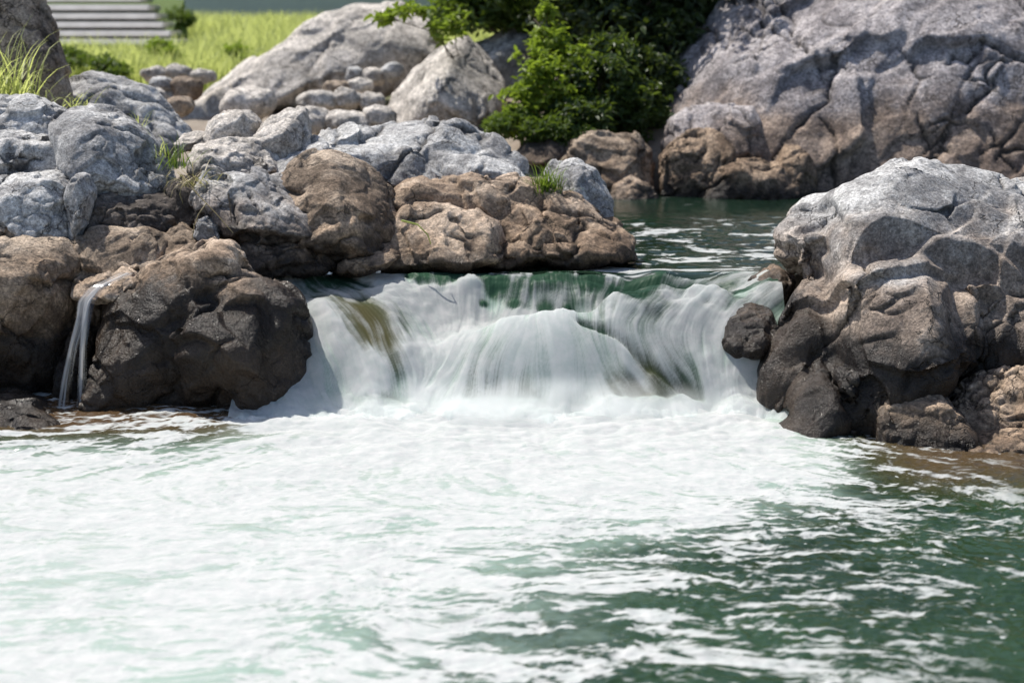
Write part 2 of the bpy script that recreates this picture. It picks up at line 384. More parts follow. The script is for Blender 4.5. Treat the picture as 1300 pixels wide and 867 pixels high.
# ------------------------------------------------------------------ water
# cascade control points: pixel x, pixel y, depth Y, foam cover, bed tint
CT = [  # lip
 (340,None,11.5,.05,0),(390,None,11.5,.15,0),(450,None,11.5,.25,0),(520,None,11.5,.2,0),(600,None,11.5,.15,0),(680,None,11.5,.12,0),(760,None,11.5,.03,0),(840,None,11.5,.05,0),(920,None,11.5,.12,0),(990,None,11.5,.2,0),(820,None,11.2,.08,0),(900,None,11.2,.3,0),
 (540,None,11.40,.06,0),(620,None,11.40,.04,0),(700,None,11.40,.04,0),(520,354,11.36,.55,0),(600,358,11.31,.7,0),(680,363,11.28,.6,0),(740,368,11.23,.4,0),
 # back fall foot
 (560,395,11.1,.95,0),(620,398,11.12,.95,0),(680,398,11.12,.9,0),(740,396,11.14,.85,0),(600,376,11.24,.95,0),(680,378,11.24,.62,0),(740,378,11.24,.75,0),
 # left chute
 (340,357,11.3,.3,0),(390,362,11.22,.35,.1),(430,378,11.02,.22,.8),(460,395,10.85,.10,1),(480,418,10.68,.10,1),(495,440,10.52,.18,.9),(505,470,10.36,.5,.4),
 (450,370,11.2,.55,.2),(500,375,11.1,.7,.2),(520,400,10.9,.7,.2),(535,430,10.68,.85,0),
 (395,385,10.95,.7,.3),(405,415,10.65,.9,0),(415,460,10.36,.95,0),(430,510,10.2,1,0),(470,490,10.25,.95,0),
 (350,400,10.9,.8,0),(360,450,10.5,.9,0),(370,505,10.15,.9,0),
 # hollow
 (545,470,10.40,.95,0),(520,500,10.26,1,0),(560,430,10.75,.95,0),
 # dome
 (600,418,10.72,.78,0),(640,404,10.6,.80,0),(690,399,10.5,.86,0),(730,405,10.48,.74,0),(590,450,10.42,.66,0),(565,500,10.24,.85,0),(640,450,10.32,.66,0),(700,450,10.30,.86,0),(750,445,10.34,.74,0),(640,490,10.26,.60,0),(700,500,10.22,.9,0),(750,500,10.22,.8,.3),(790,470,10.26,.62,.8),(815,490,10.24,.55,.9),(790,448,10.34,.7,.4),(830,472,10.26,.5,.6),(868,500,10.22,.5,.3),(720,520,10.12,.7,.1),
 (620,None,10.95,.9,0),(680,None,10.95,.9,0),(730,None,10.93,.85,0),
 # tongue of the upper pool reaching forward on the right, and the chute below it
 (780,372,10.75,.15,0),(840,362,10.88,.2,0),(900,362,10.9,.45,0),(960,358,11.0,.5,0),(800,386,10.62,.5,0),(850,378,10.75,.45,0),(900,375,10.8,.5,0),(760,392,10.66,.6,0),
 (850,400,10.6,.62,0),(800,408,10.5,.6,0),(765,404,10.53,.6,0),(900,395,10.66,.62,0),(940,392,10.75,.6,0),(900,432,10.5,.65,0),(860,432,10.46,.6,0),(830,432,10.42,.6,0),(870,460,10.34,.6,0),(890,480,10.26,.6,0),(945,435,10.45,.95,0),(920,478,10.25,1,0),(955,500,10.25,1,0),(900,518,10.14,1,0),
 (1000,360,11.0,.5,0),(1000,440,10.5,.9,0),(1000,510,10.1,1,0)]
cx, cy, cz, cf, cb = [], [], [], [], []
for px, py, Yd, fo, be in CT:
    if py is None:
        z = ZU if Yd > 11.2 else 0.46
        x = (px - W0/2)/FPX*(Yd*CP - (z - CAMH)*SP)
    else: x, _, z = P(px, py, Yd)
    cx.append(x); cy.append(Yd); cz.append(z); cf.append(fo); cb.append(be)
for px in range(330, 1030, 60):
    for Yd, z in ((10.02, 0.025), (9.88, -0.015), (9.7, -0.09), (11.75, ZU), (12.0, ZU)):
        cx.append((px - 650)/1900*Yd); cy.append(Yd); cz.append(z); cf.append(1.0 if Yd < 10 else .06); cb.append(0)
cx, cy, cz, cf, cb = map(np.array, (cx, cy, cz, cf, cb))
def rbf_fit(vals, lam):
    K = np.sqrt((cx[:, None]-cx)**2 + (cy[:, None]-cy)**2)**2; K = np.where(K > 0, K*np.log(np.maximum(K, 1e-12))*0.5, 0)
    n = len(cx); Pm = np.stack([np.ones(n), cx, cy], 1)
    A = np.block([[K + lam*np.eye(n), Pm], [Pm.T, np.zeros((3, 3))]])
    return np.linalg.solve(A, np.concatenate([vals, np.zeros(3)]))
def rbf_eval(w, x, y):
    out = np.zeros(len(x))
    for s in range(0, len(x), 40000):
        a, b = x[s:s+40000], y[s:s+40000]
        K = (a[:, None]-cx)**2 + (b[:, None]-cy)**2; K = np.where(K > 0, K*np.log(np.maximum(K, 1e-12))*0.5, 0)
        out[s:s+40000] = K @ w[:-3] + w[-3] + w[-2]*a + w[-1]*b
    return out
wz, wf, wb = rbf_fit(cz, 0.002), rbf_fit(cf, 0.004), rbf_fit(cb, 0.004)

def lic(vx, vy, base, L, h=0.8):
    ny, nx = base.shape; acc = base.copy(); wsum = np.ones_like(base)
    gy, gx = np.mgrid[0:ny, 0:nx].astype(np.float64)
    for sg in (1, -1):
        X, Y = gx.copy(), gy.copy()
        for k in range(L):
            i = np.clip(np.rint(Y).astype(int), 0, ny-1); j = np.clip(np.rint(X).astype(int), 0, nx-1)
            X += sg*h*vx[i, j]; Y += sg*h*vy[i, j]
            i = np.clip(np.rint(Y).astype(int), 0, ny-1); j = np.clip(np.rint(X).astype(int), 0, nx-1)
            w = 1 - k/L; acc += base[i, j]*w; wsum += w
    return acc/wsum
def cauli(p):
    return np.abs(perlin(p)) + 0.5*np.abs(perlin(p*2.1 + 7)) + 0.22*np.abs(perlin(p*4.3 + 17)) + 0.06*np.abs(perlin(p*9.1 + 27)) - 0.30
def rank(a):
    r = np.empty(a.size); r[np.argsort(a.ravel())] = np.linspace(0, 1, a.size); return r.reshape(a.shape)

def water_mat(name, wcol, bed, rough=0.05, fine=1.0, fcol=0.65, thru=0.35, bmp=1.0, spec=0.5):
    t = NT(name); p = t.pos()
    foam = t.attr('foam'); tint = t.attr('bed'); air = t.attr('air')
    fz = t.noise(t.mapping(p, (1, 1.0, 1)), 38*fine, 4, 0.65)
    fz2 = t.noise(p, 11*fine, 3, 0.6)
    m = t.math('ADD', foam, t.math('MULTIPLY', t.math('SUBTRACT', fz, 0.5), t.math('MULTIPLY', t.math('MULTIPLY', foam, t.math('SUBTRACT', 1.0, foam)), 1.3)))
    m = t.ss(m, 0.02, 0.98)
    bv = t.new('ShaderNodeTexVoronoi', i_Scale=13.0*fine); t.set(bv.inputs['Vector'], t.mapping(p, (1.0, 1.3, 1.0)))       # white dots: bubble foam, and water sparkle put into the colour
    fleck = t.math('MULTIPLY', t.math('LESS_THAN', bv.outputs['Distance'], t.math('MULTIPLY', t.sep(bv.outputs['Color'])[1], 0.20)), t.math('MULTIPLY', t.math('GREATER_THAN', t.sep(bv.outputs['Color'])[0], 0.60), t.attr('bubble_sparkle')))
    m = t.math('MAXIMUM', m, t.math('MULTIPLY', fleck, 0.85))
    wc = t.mix(t.ss(t.noise(p, 0.9, 3, 0.5), 0.3, 0.7), tuple(v*0.75 for v in wcol), tuple(v*1.25 for v in wcol))
    wc = t.mix(air, wc, (0.30, 0.40, 0.335)); wc = t.mix(tint, wc, bed)
    nb = t.bump(t.noise(p, 30, 3, 0.55), 0.25*bmp, 0.012)
    wsh = t.bsdf(i_Base_Color=wc, i_Roughness=rough, i_IOR=1.333, i_Normal=nb); wsh.inputs['Specular IOR Level'].default_value = spec
    fc = t.mix(t.ss(fz2, 0.3, 0.7), (fcol*0.90, fcol*0.96, fcol*0.945), (fcol*1.06, fcol*1.075, fcol*1.07))
    nf = t.bump(t.math('ADD', fz, t.math('MULTIPLY', fz2, 1.5)), 0.22*bmp, 0.012)
    d = t.new('ShaderNodeBsdfDiffuse', i_Color=fc, i_Normal=nf)
    tr = t.new('ShaderNodeBsdfTranslucent', i_Color=fc, i_Normal=nf)
    gl = t.new('ShaderNodeMixShader', i_Fac=thru); t.set(gl.inputs[1], d.outputs[0]); t.set(gl.inputs[2], tr.outputs[0])
    mx = t.new('ShaderNodeMixShader'); t.set(mx.inputs[0], m); t.set(mx.inputs[1], wsh.outputs[0]); t.set(mx.inputs[2], gl.outputs[0])
    return t.done(mx.outputs[0])
m_low = water_mat('river_water', (0.015, 0.036, 0.014), (0.085, 0.050, 0.027), 0.06)
m_cas = water_mat('cascade_water', (0.02, 0.05, 0.03), (0.060, 0.055, 0.022), 0.40, 1.0, 0.93, 0.68, 0.3, 0.10)
m_up = water_mat('upper_pool_water', (0.009, 0.021, 0.013), (0.05, 0.045, 0.025), 0.05)

# --- cascade
xs = np.arange(-1.95, 2.0, 0.0072); ys = np.arange(9.72, 11.56, 0.0068)
X, Y, F = grid(xs, ys); sh = (len(ys), len(xs))
Z = rbf_eval(wz, X, Y).reshape(sh); FO = rbf_eval(wf, X, Y).reshape(sh); BE = rbf_eval(wb, X, Y).reshape(sh)
gy_, gx_ = np.gradient(Z, ys, xs)
sp = np.sqrt(gx_**2 + gy_**2)
def blur(a, r):
    k = np.exp(-0.5*(np.arange(-2*r, 2*r+1)/r)**2); k /= k.sum()
    a = np.apply_along_axis(lambda m: np.convolve(np.pad(m, 2*r, 'edge'), k, 'valid'), 0, a)
    return np.apply_along_axis(lambda m: np.convolve(np.pad(m, 2*r, 'edge'), k, 'valid'), 1, a)
FV = np.array([(400,365,1,.5),(430,380,.9,.7),(460,400,.7,1),(480,430,.5,1),(500,465,.35,1),(450,362,1,.25),(500,370,1,.45),(540,400,.7,1),(545,440,.3,1),
 (405,420,.15,1),(420,470,.3,1),(440,510,.4,1),(560,360,.1,1),(620,370,0,1),(700,375,0,1),(760,385,-.2,1),(600,395,0,1),(690,395,0,1),
 (690,405,0,1),(650,410,-.7,1),(600,430,-.9,1),(570,470,-.7,1),(550,500,-.5,1),(640,470,-.35,1),(700,470,-.05,1),(750,450,.5,1),(800,470,.8,1),(850,490,.9,1),(730,500,.2,1),(690,520,-.3,1),(740,415,.6,1),
 (950,365,-1,.3),(900,378,-1,.45),(850,388,-1,.5),(800,398,-.8,.7),(770,412,-.1,1),(800,422,.4,1),(840,442,.6,1),(870,465,.7,1),(890,480,.6,1),(850,415,-.3,1),(900,410,-.6,1),(880,430,.0,1),(930,410,-.5,1),(940,450,-.2,1),(905,470,.1,1),(920,500,0,1),(960,480,-.1,1),
 (560,345,.2,1),(700,345,0,1),(850,350,-.3,1)], dtype=float)
nvv = np.hypot(FV[:, 2], FV[:, 3]); FV[:, 2] /= nvv; FV[:, 3] /= nvv
PXc, PYc = to_px(X, Y, Z.ravel())
wx = np.zeros(X.size); wy = wx.copy(); ws = wx.copy()
for a_, b_, c_, d_ in FV:
    w_ = 1/(((PXc - a_)**2 + 1.3*(PYc - b_)**2) + 120)**1.5; wx += w_*c_; wy += w_*d_; ws += w_
wx, wy = (wx/ws).reshape(sh), (wy/ws).reshape(sh)
tw_ = (0.40*fbm(np.stack([PXc/42, PYc/42, 0*PXc], 1), 3)).reshape(sh); wx, wy = wx*np.cos(tw_) - wy*np.sin(tw_), wx*np.sin(tw_) + wy*np.cos(tw_)
PXc, PYc = PXc.reshape(sh), PYc.reshape(sh)
Pxi, Pxj = np.gradient(PXc); Pyi, Pyj = np.gradient(PYc)
det = Pxj*Pyi - Pxi*Pyj; ok = det < -0.12
vx = np.where(ok, (wx*Pyi - wy*Pxi)/np.where(ok, det, 1), wx); vy = np.where(ok, (wy*Pxj - wx*Pyj)/np.where(ok, det, 1), -1.0)
nv = np.sqrt(vx**2 + vy**2) + 1e-6; vx /= nv; vy /= nv
vx, vy = blur(vx, 3), blur(vy, 3); nv = np.sqrt(vx**2 + vy**2) + 1e-6; vx /= nv; vy /= nv
nz = rng.normal(size=sh)
S1 = rank(lic(vx, vy, nz, 22)); S2 = rank(lic(vx, vy, blur(rng.normal(size=sh), 2), 34)); S3 = rank(lic(vx, vy, blur(rng.normal(size=sh), 8), 46))
S = 0.36*S1 + 0.34*S2 + 0.30*S3
pp = np.stack([X, Y, np.zeros_like(X)], 1)
soft = fbm(pp*3.2 + 5, 3).reshape(sh)
X2, Y2 = X.reshape(sh), Y.reshape(sh)
for gxp, gyp, gY, rx, ry in ((655,392,11.18,.07,.05), (692,398,11.16,.08,.05), (612,390,11.2,.04,.03), (760,378,11.0,.10,.08), (720,385,11.15,.05,.05)):   # dark gaps in the back fall
    gx0 = (gxp - 650)/FPX*gY
    FO = FO - 0.75*np.exp(-((X2 - gx0)/rx)**2 - ((Y2 - gY)/ry)**2)
# crease where the right chute meets the dome
ca, cb2 = P(738,406,10.5), P(890,494,10.2); ab = cb2[:2] - ca[:2]; L2 = (ab**2).sum()
tt_ = ((X2 - ca[0])*ab[0] + (Y2 - ca[1])*ab[1])/L2; nd = ((X2 - ca[0])*ab[1] - (Y2 - ca[1])*ab[0])/math.sqrt(L2) + 0.02*np.sin(tt_*7)
on = smooth(-0.12, 0.05, tt_)*smooth(1.12, 0.9, tt_)
groove = np.exp(-(nd/0.028)**2)*on
FO = FO - 0.35*groove + smooth(0.60, 0.74, Z)*0.55*np.clip(fbm(pp*np.array([2.6, 4.2, 1]) + 13, 4).reshape(sh), -0.25, 1)
foam = smooth(-0.10, 1.02, FO*0.92 + 0.06 + 0.22*soft + (S3 - 0.5)*0.62 + (S2 - 0.5)*0.34 + (S1 - 0.5)*0.20)
FO = np.maximum(FO, smooth(0.20, 0.07, Z)*(0.62 + 0.35*smooth(0.13, 0.03, Z)))
foam = np.maximum(foam, smooth(0.16, 0.04, Z)*(0.80 + 0.3*(S3 - 0.5)))
AIR = 0.9*smooth(0.50, 0.80, FO + 0.1*soft)
BE = np.clip(BE, 0, 1)*(1 - AIR)
turb = smooth(0.24, 0.0, Z)*smooth(0.35, .8, FO)      # churned foot of the fall
lump = (cauli(pp*np.array([1.7, 2.2, 1]) + 40) + 0.15).reshape(sh)
Zd = Z - 0.045*groove + smooth(0.55, 0.74, Z)*smooth(11.56, 11.40, Y2)*0.035*fbm(pp*np.array([3.4, 5.5, 1]) + 71, 3).reshape(sh) + ((S2 - 0.5)*0.012 + (S3 - 0.5)*0.036 + 0.03*soft)*smooth(.1, .5, FO) + (S1 - 0.5)*0.004 + turb*(lump*0.085)
foam = np.maximum(foam, turb*smooth(0.55, 0.95, FO)*0.95)
edge = smooth(11.56, 11.46, Y).reshape(sh)
Zd = Zd*edge + (Z)*(1-edge)
fall = mesh_np('waterfall', np.stack([X, Y, Zd.ravel()], 1), F, m_cas, attrs={'foam': foam.ravel(), 'bed': np.clip(BE, 0, 1).ravel(), 'air': AIR.ravel()})
tag(fall, 'wide white cascade pouring over hidden rocks between the dark boulders', 'waterfall')

# --- lower pool
FP = [(540,[(0,.3),(60,.3),(150,.33),(260,.4),(330,.85),(400,1),(700,1),(960,1),(1010,.8),(1100,.3),(1300,.1)]),
      (572,[(0,.60),(150,.55),(280,.68),(400,.97),(700,1),(950,1),(1040,.85),(1100,.4),(1180,.2),(1300,.12)]),
      (620,[(0,.95),(300,.95),(600,.93),(800,.88),(950,.78),(1050,.6),(1130,.3),(1300,.14)]),
      (660,[(0,.95),(300,.92),(500,.82),(700,.76),(850,.66),(1000,.46),(1120,.32),(1300,.2)]),
      (700,[(0,.93),(250,.9),(400,.80),(600,.70),(760,.50),(900,.34),(1000,.30),(1300,.2)]),
      (760,[(0,.9),(250,.86),(450,.72),(650,.57),(800,.38),(1000,.27),(1300,.16)]),
      (840,[(0,.9),(250,.85),(450,.68),(600,.52),(750,.38),(900,.28),(1100,.20),(1300,.13)]),
      (1100,[(0,.7),(300,.6),(600,.4),(900,.2),(1300,.1)])]
def foam_low(px, py):
    rows = np.array([r for r, _ in FP]); cols = np.stack([np.interp(px, [a for a, _ in l], [b for _, b in l]) for _, l in FP])
    k = np.clip(np.searchsorted(rows, py) - 1, 0, len(rows) - 2)
    t_ = np.clip((py - rows[k])/(rows[k+1] - rows[k]), 0, 1); i = np.arange(len(px))
    return cols[k, i]*(1 - t_) + cols[k+1, i]*t_
xs = np.concatenate([np.linspace(-12, -4.3, 50), np.arange(-4.2, 4.2, 0.0125), np.linspace(4.3, 12, 50)])
ys = np.concatenate([np.linspace(-4, 5.2, 80), np.arange(5.25, 10.75, 0.0115)])
X, Y, F = grid(xs, ys)
pp = np.stack([X, Y, np.zeros_like(X)], 1)
wv = np.stack([fbm(pp*1.1 + 3, 3), fbm(pp*1.1 + 19, 3), np.zeros_like(X)], 1)
px_, py_ = to_px(X, np.maximum(Y, 3.0), 0*X)
FL = foam_low(px_, py_)
near = smooth(8.3, 9.9, Y)*smooth(-3.2, -1.2, X)*smooth(2.4, 1.4, X)
q = pp*np.array([1.0, 1.25, 1]) + 0.16*wv
n_a = fbm(q*1.5 + 50, 3); n_b = 1 - 2*np.abs(fbm(q*3.6 + 2, 4, 0.55)); n_c = 1 - 2*np.abs(fbm(q*9.5 + 8, 3, 0.6)); n_d = fbm(q*24 + 8, 2)
damp = 1 - 0.6*smooth(0.45, 0.9, FL)
hz = 0.017*n_a + 0.0085*n_b*damp + 0.0060*n_c*(1 - 0.6*near)*damp + 0.0012*n_d*(1 - near) + near*0.060*(cauli(pp*np.array([1.7, 2.2, 1]) + 40) + 0.15)
# foam drawn out by the current: streaks fan out from the foot of the fall, then swing across
U, K = (xs.size, ys.size); shl = (K, U)
fine = (X > -4.2) & (X < 4.2) & (Y > 5.25); jx = np.where((xs >= -4.2) & (xs < 4.2))[0]; jy = np.where(ys >= 5.25)[0]
sub = np.ix_(jy, jx); Xs, Ys = X.reshape(shl)[sub], Y.reshape(shl)[sub]
ps = np.stack([Xs.ravel(), Ys.ravel(), 0*Xs.ravel()], 1)
w_r = smooth(7.4, 9.8, Ys); ax_ = 0.7*fbm(ps*1.1 + 7, 3).reshape(Xs.shape)
dx = w_r*(Xs - 0.1)*0.9 + (1 - w_r)*np.cos(ax_); dy = -w_r*np.maximum(0.4, 10.6 - Ys) + (1 - w_r)*(np.sin(ax_) - 0.25*Xs/3)
nn = np.sqrt(dx*dx + dy*dy) + 1e-6; dx /= nn; dy /= nn
l1 = rank(lic(dx, dy, blur(rng.normal(size=Xs.shape), 1), 14)); l2 = rank(lic(dx, dy, blur(rng.normal(size=Xs.shape), 3), 26))
LC = np.full(shl, 0.5); LC[sub] = 0.5*l1 + 0.5*l2; LC = LC.ravel()
qf = pp*np.array([0.80, 1.75, 1]) + 0.24*wv
n1 = fbm(qf*2.3 + 91, 5, 0.68); n2 = 1 - np.abs(fbm(qf*6.5 + 33, 4, 0.65))*2.2; n3 = fbm(qf*17 + 61, 3, 0.65)
n0 = fbm(pp*np.array([0.7, 1.3, 1]) + 0.3*wv + 5, 3)
pat = rank(0.40*n0 + 0.46*n1 + 0.30*n2 + 0.30*n3 + 1.25*(LC - 0.5) + 14*(0.0085*n_b + 0.006*n_c))
FL = FL - 0.06*smooth(0.6, 0.2, FL)
foam = smooth(-0.40, 0.42, FL - pat + 0.03)
foam = foam*smooth(0.02, 0.14, FL)
foam = np.maximum(foam, (0.74 + 0.24*LC + 0.16*n0 + 0.08*n1)*near*smooth(0.85, 1.0, FL))
bed = np.maximum(smooth(-1.0, -2.0, X)*smooth(9.1, 9.9, Y)*0.9, smooth(1.9, 2.6, X)*smooth(7.9, 8.9, Y)*0.75)
struct(mesh_np('river_water', np.stack([X, Y, hz], 1), F, m_low, base=False, attrs={'foam': foam, 'bed': bed, 'air': 0.85*smooth(0.30, 0.95, FL + 0.12*n1), 'bubble_sparkle': smooth(-0.1, 0.3, n0)*smooth(0.0, 0.1, FL)}))

# --- upper pool
xs = np.concatenate([np.linspace(-3.5, -2.2, 10), np.arange(-2.1, 5.0, 0.014), np.linspace(5.1, 9, 20)]); ys = np.arange(11.5, 19.0, 0.0135)
X, Y, F = grid(xs, ys); pp = np.stack([X, Y, np.zeros_like(X)], 1)
wv = np.stack([fbm(pp*0.9 + 3, 3), fbm(pp*0.9 + 19, 3), np.zeros_like(X)], 1)
rip = smooth(16.2, 14.6, Y)*smooth(11.5, 12.2, Y)
q = pp*np.array([1.0, 1.5, 1]) + 0.2*wv
amp = 0.0022 + 0.013*rip
chop = 1 - 2*np.abs(fbm(q*2.6 + 2, 4, 0.55))
hz = amp*(0.6*chop + 0.8*fbm(q*1.6 + 50, 3) + 0.3*fbm(q*8 + 8, 3))
lip = smooth(11.85, 11.5, Y)
base = rbf_eval(wz, X, np.minimum(Y, 11.9)); base = np.where(Y < 11.85, base*lip + ZU*(1 - lip), ZU)
base = np.where((X > -1.95) & (X < 2.0), base, ZU)
qf = pp*np.array([0.8, 2.2, 1]) + 0.3*wv
pat = rank(fbm(qf*2.2 + 91, 4, 0.6) + 0.3*(1 - np.abs(fbm(qf*6 + 33, 3))*2))
px_, py_ = to_px(X, Y, 0*X + ZU)
FU = 0.27*smooth(11.6, 12.4, Y)*smooth(15.4, 13.4, Y)*smooth(0.2, 1.2, X) + 0.12*smooth(11.9, 11.5, Y) + 0.20*smooth(0.5, 1.1, X)*smooth(12.6, 11.6, Y)
foam = smooth(-0.06, 0.12, FU - pat)*0.8
struct(mesh_np('upper_pool', np.stack([X, Y, base + hz*(1 - 0.7*lip)], 1), F, m_up, base=False, attrs={'foam': foam, 'air': 0*X, 'bed': 0*X + smooth(0.2, -1.2, X)*0.5}))

# ------------------------------------------------------------------ rocks of the right bank
G = rock_mat
rock('boulder', 'huge cracked grey boulder with a pale sunlit top, right of the cascade', [
    B([(980,330),(982,290),(1000,262),(1040,240),(1085,235),(1110,250),(1100,330),(1040,370),(1000,365)], 11.0, .5, cuts=4),
    B([(1035,300),(1060,262),(1110,240),(1160,222),(1210,217),(1260,222),(1300,235),(1380,260),(1440,340),(1420,450),(1300,480),(1200,470),(1100,440),(1050,380)], 10.7, .95, cuts=7, tilt=0.45),
    B([(1065,350),(1110,335),(1180,320),(1225,345),(1245,400),(1270,440),(1240,490),(1200,520),(1110,550),(1060,540),(1050,430)], 10.0, .52, e=.6, cuts=5, tilt=0.3),
    B([(958,470),(970,440),(1000,370),(1030,350),(1060,360),(1060,450),(1020,540),(985,550),(965,515)], 10.25, .42, cuts=4, tilt=0.3),
    B([(982,565),(1010,505),(1040,455),(1065,450),(1110,520),(1118,580),(1050,580)], 9.75, .38, cuts=4, tilt=0.35),
    B([(1190,420),(1250,385),(1330,365),(1430,400),(1430,520),(1300,510),(1230,500)], 10.15, .65, cuts=5, tilt=0.45)],
    G('grey', 0.62, 1.16, 1.0, 0.50), 0.014, 1.0, 1.1, 0.5, 'boulder')
rock('boulder', 'knee-high rounded brown boulder at the foot of the huge cracked grey boulder', [
    B([(1112,585),(1115,530),(1135,508),(1180,497),(1215,515),(1250,545),(1250,580),(1180,595)], 9.4, .36, cuts=5, tilt=0.3)], G('brown', 0.20, 0.3), 0.014, 0.45, 0.7, cat='boulder')
rock('rock', 'tan fractured rock rising at the right edge above the flat shelf', [
    B([(1210,510),(1250,484),(1300,468),(1380,465),(1400,560),(1300,575),(1240,560),(1215,535)], 9.65, .42, cuts=6, tilt=0.5)], G('tan', 0.02, 0.3), 0.014, 0.6, 1.3, 0.5)
rock('rock', 'flat tan shelf of rock at the water edge, bottom right', [
    B([(1140,592),(1230,566),(1300,555),(1400,552),(1400,625),(1300,612),(1210,606)], 9.2, .5, cuts=3, tilt=1.0)], G('tan', 0.03, 0.3), 0.014, 0.5, 1.3, 0.4)
rock('rock', 'small wet dark rock that the right side of the cascade slides over', [
    B([(908,435),(920,402),(950,388),(978,392),(990,425),(965,450),(925,450)], 10.66, .34, cuts=1, tilt=0.5)], G('dark', 0.7, 0.9), 0.012, 0.7)
rock('rock', 'black wet stone wedged behind the left flank of the huge grey boulder', [
    B([(940,388),(955,352),(985,335),(1012,350),(1005,392),(970,398)], 11.2, .25, cuts=3)], G('dark', 0.8, 0.9), 0.012)
rock('rock', 'pale rock peeking over the right shoulder of the huge grey boulder', [
    B([(1270,260),(1282,234),(1320,226),(1370,240),(1370,290),(1280,290)], 12.2, .4, cuts=3)], G('pale', 0.1, 0.3), 0.02)

# ------------------------------------------------------------------ rocks of the left bank, front
rock('boulder', 'tall dark wet boulder with a sunlit crest, left of the cascade', [
    B([(112,505),(110,420),(122,375),(150,350),(170,338),(235,316),(290,308),(303,325),(312,400),(318,520),(225,548),(130,545)], 10.5, .5, e=.58, cuts=4, tilt=0.22, cutlo=.4),
    B([(285,360),(308,345),(336,342),(365,356),(385,376),(396,410),(404,460),(412,500),(380,530),(300,535)], 10.45, .42, e=.58, cuts=4, tilt=0.2, cutlo=.4),
    B([(240,345),(296,335),(335,362),(352,420),(352,545),(225,548),(215,450)], 10.42, .50, e=.56, cuts=3, tilt=0.25, cutlo=.4)],
    G('tan', 0.88, 0.92), 0.013, 0.95, 1.4, 0.25, 'boulder')
rock('boulder', 'brown boulder cut off by the left edge, beside the narrow waterfall', [
    B([(-70,300),(-20,282),(25,285),(70,305),(96,332),(90,380),(82,430),(68,500),(0,520),(-70,520)], 10.75, .5, e=.66, cuts=5, tilt=0.3)], G('brown', 0.52, 0.9), 0.014, 1.0, 1.1, 0.3, 'boulder')
rock('rock', 'low wet dark rock in the foam at the left edge', [
    B([(-60,540),(-10,522),(30,520),(70,545),(105,572),(60,585),(-50,590)], 9.75, .35, cuts=3, tilt=0.6)], G('dark', 0.6, 0.6), 0.014)
rock('rock', 'dark brown rock at the foot of the left-edge boulder above the foam', [
    B([(-30,520),(0,500),(40,508),(75,525),(70,545),(0,545)], 10.2, .3, cuts=3, tilt=0.5)], G('dark', 0.4, 0.6), 0.014)
rock('rock', 'pale worn ledge between the two front boulders that feeds the narrow waterfall', [
    B([(85,345),(110,328),(160,325),(215,335),(240,350),(190,372),(125,385),(92,380)], 10.95, .4, cuts=2, tilt=0.8)], G('tan', 0.45, 0.3), 0.014, 1.0, 1.0, 0.5)
rock('rock', 'narrow brown rock face behind the falling thread of water', [
    B([(70,540),(72,470),(85,410),(100,382),(125,385),(128,450),(122,540)], 10.72, .25, cuts=2, tilt=0.15)], G('brown', 0.5, 0.9), 0.013)
rock('rock', 'sunlit brown rock under the dark slab, above the pale ledge', [
    B([(100,340),(104,300),(112,280),(150,283),(190,290),(215,305),(218,340),(150,350)], 11.15, .4, cuts=4, tilt=0.4)], G('brown', 0.3, 0.9), 0.015, 1.0, 1.2)
rock('rock', 'blocky grey rock with a vertical crack at the left edge', [
    B([(-60,240),(0,224),(50,216),(82,216),(92,232),(90,300),(40,315),(-60,310)], 11.25, .42, e=.6, cuts=5, tilt=0.35)], G('grey', 0.2, 0.85), 0.015, 1.0, 1.1)
rock('rock', 'slim upright slab leaning on the blocky grey rock', [
    B([(86,245),(95,225),(108,223),(117,245),(112,285),(100,305),(86,300)], 11.2, .25, e=.6, cuts=3)], G('grey', 0.2, 0.7), 0.014)
rock('boulder', 'large smooth grey boulder with a rounded shoulder near the left edge', [
    B([(70,165),(85,140),(105,136),(135,141),(168,160),(195,188),(212,220),(225,248),(195,262),(150,255),(105,255),(80,220)], 11.9, .5, e=.68, cuts=4, tilt=0.35)], G('grey', 0.2, 0.4), 0.016, 0.8, 0.7, 0, 'boulder')
rock('rock', 'weathered brown-grey block at the left edge below the tall grass', [
    B([(-60,180),(0,168),(60,165),(100,172),(106,200),(100,228),(40,235),(-60,235)], 11.8, .42, e=.6, cuts=5, tilt=0.35)], G('grey', 0.2, 1.45), 0.016, 1.1, 1.2)
rock('rock', 'flat-topped pale rock at the left edge, uppermost of the stacked bank', [
    B([(-60,140),(-10,124),(40,122),(85,140),(100,170),(60,185),(-60,185)], 12.3, .42, cuts=5, tilt=0.5)], G('grey', 0.2, 0.6), 0.018, 1.1, 1.1, 0.5)
rock('rock', 'dark angular slab beneath the large smooth grey boulder', [
    B([(108,262),(125,245),(180,248),(225,252),(243,272),(235,298),(180,300),(115,292)], 11.5, .4, e=.6, cuts=5, tilt=0.3)], G('dark', 0.2, 0.9), 0.015, 1.0, 1.2, 0.4)
rock('boulder', 'big rounded brown boulder standing over the head of the cascade', [
    B([(335,235),(352,208),(385,194),(430,190),(468,203),(498,238),(513,280),(500,318),(440,330),(385,320),(345,290)], 11.75, .5, e=.66, cuts=5, tilt=0.35)], G('brown', 1.05, 1.35), 0.015, 0.9, 1.1, 0.3, 'boulder')
rock('rock', 'lumpy grey rock with deep folds left of the big rounded brown boulder', [
    B([(238,250),(250,226),(300,220),(350,218),(392,236),(418,270),(425,305),(390,325),(300,325),(250,305)], 11.5, .45, cuts=6, tilt=0.4)], G('grey', 1.10, 1.35), 0.014, 1.1, 1.3, 0.6)
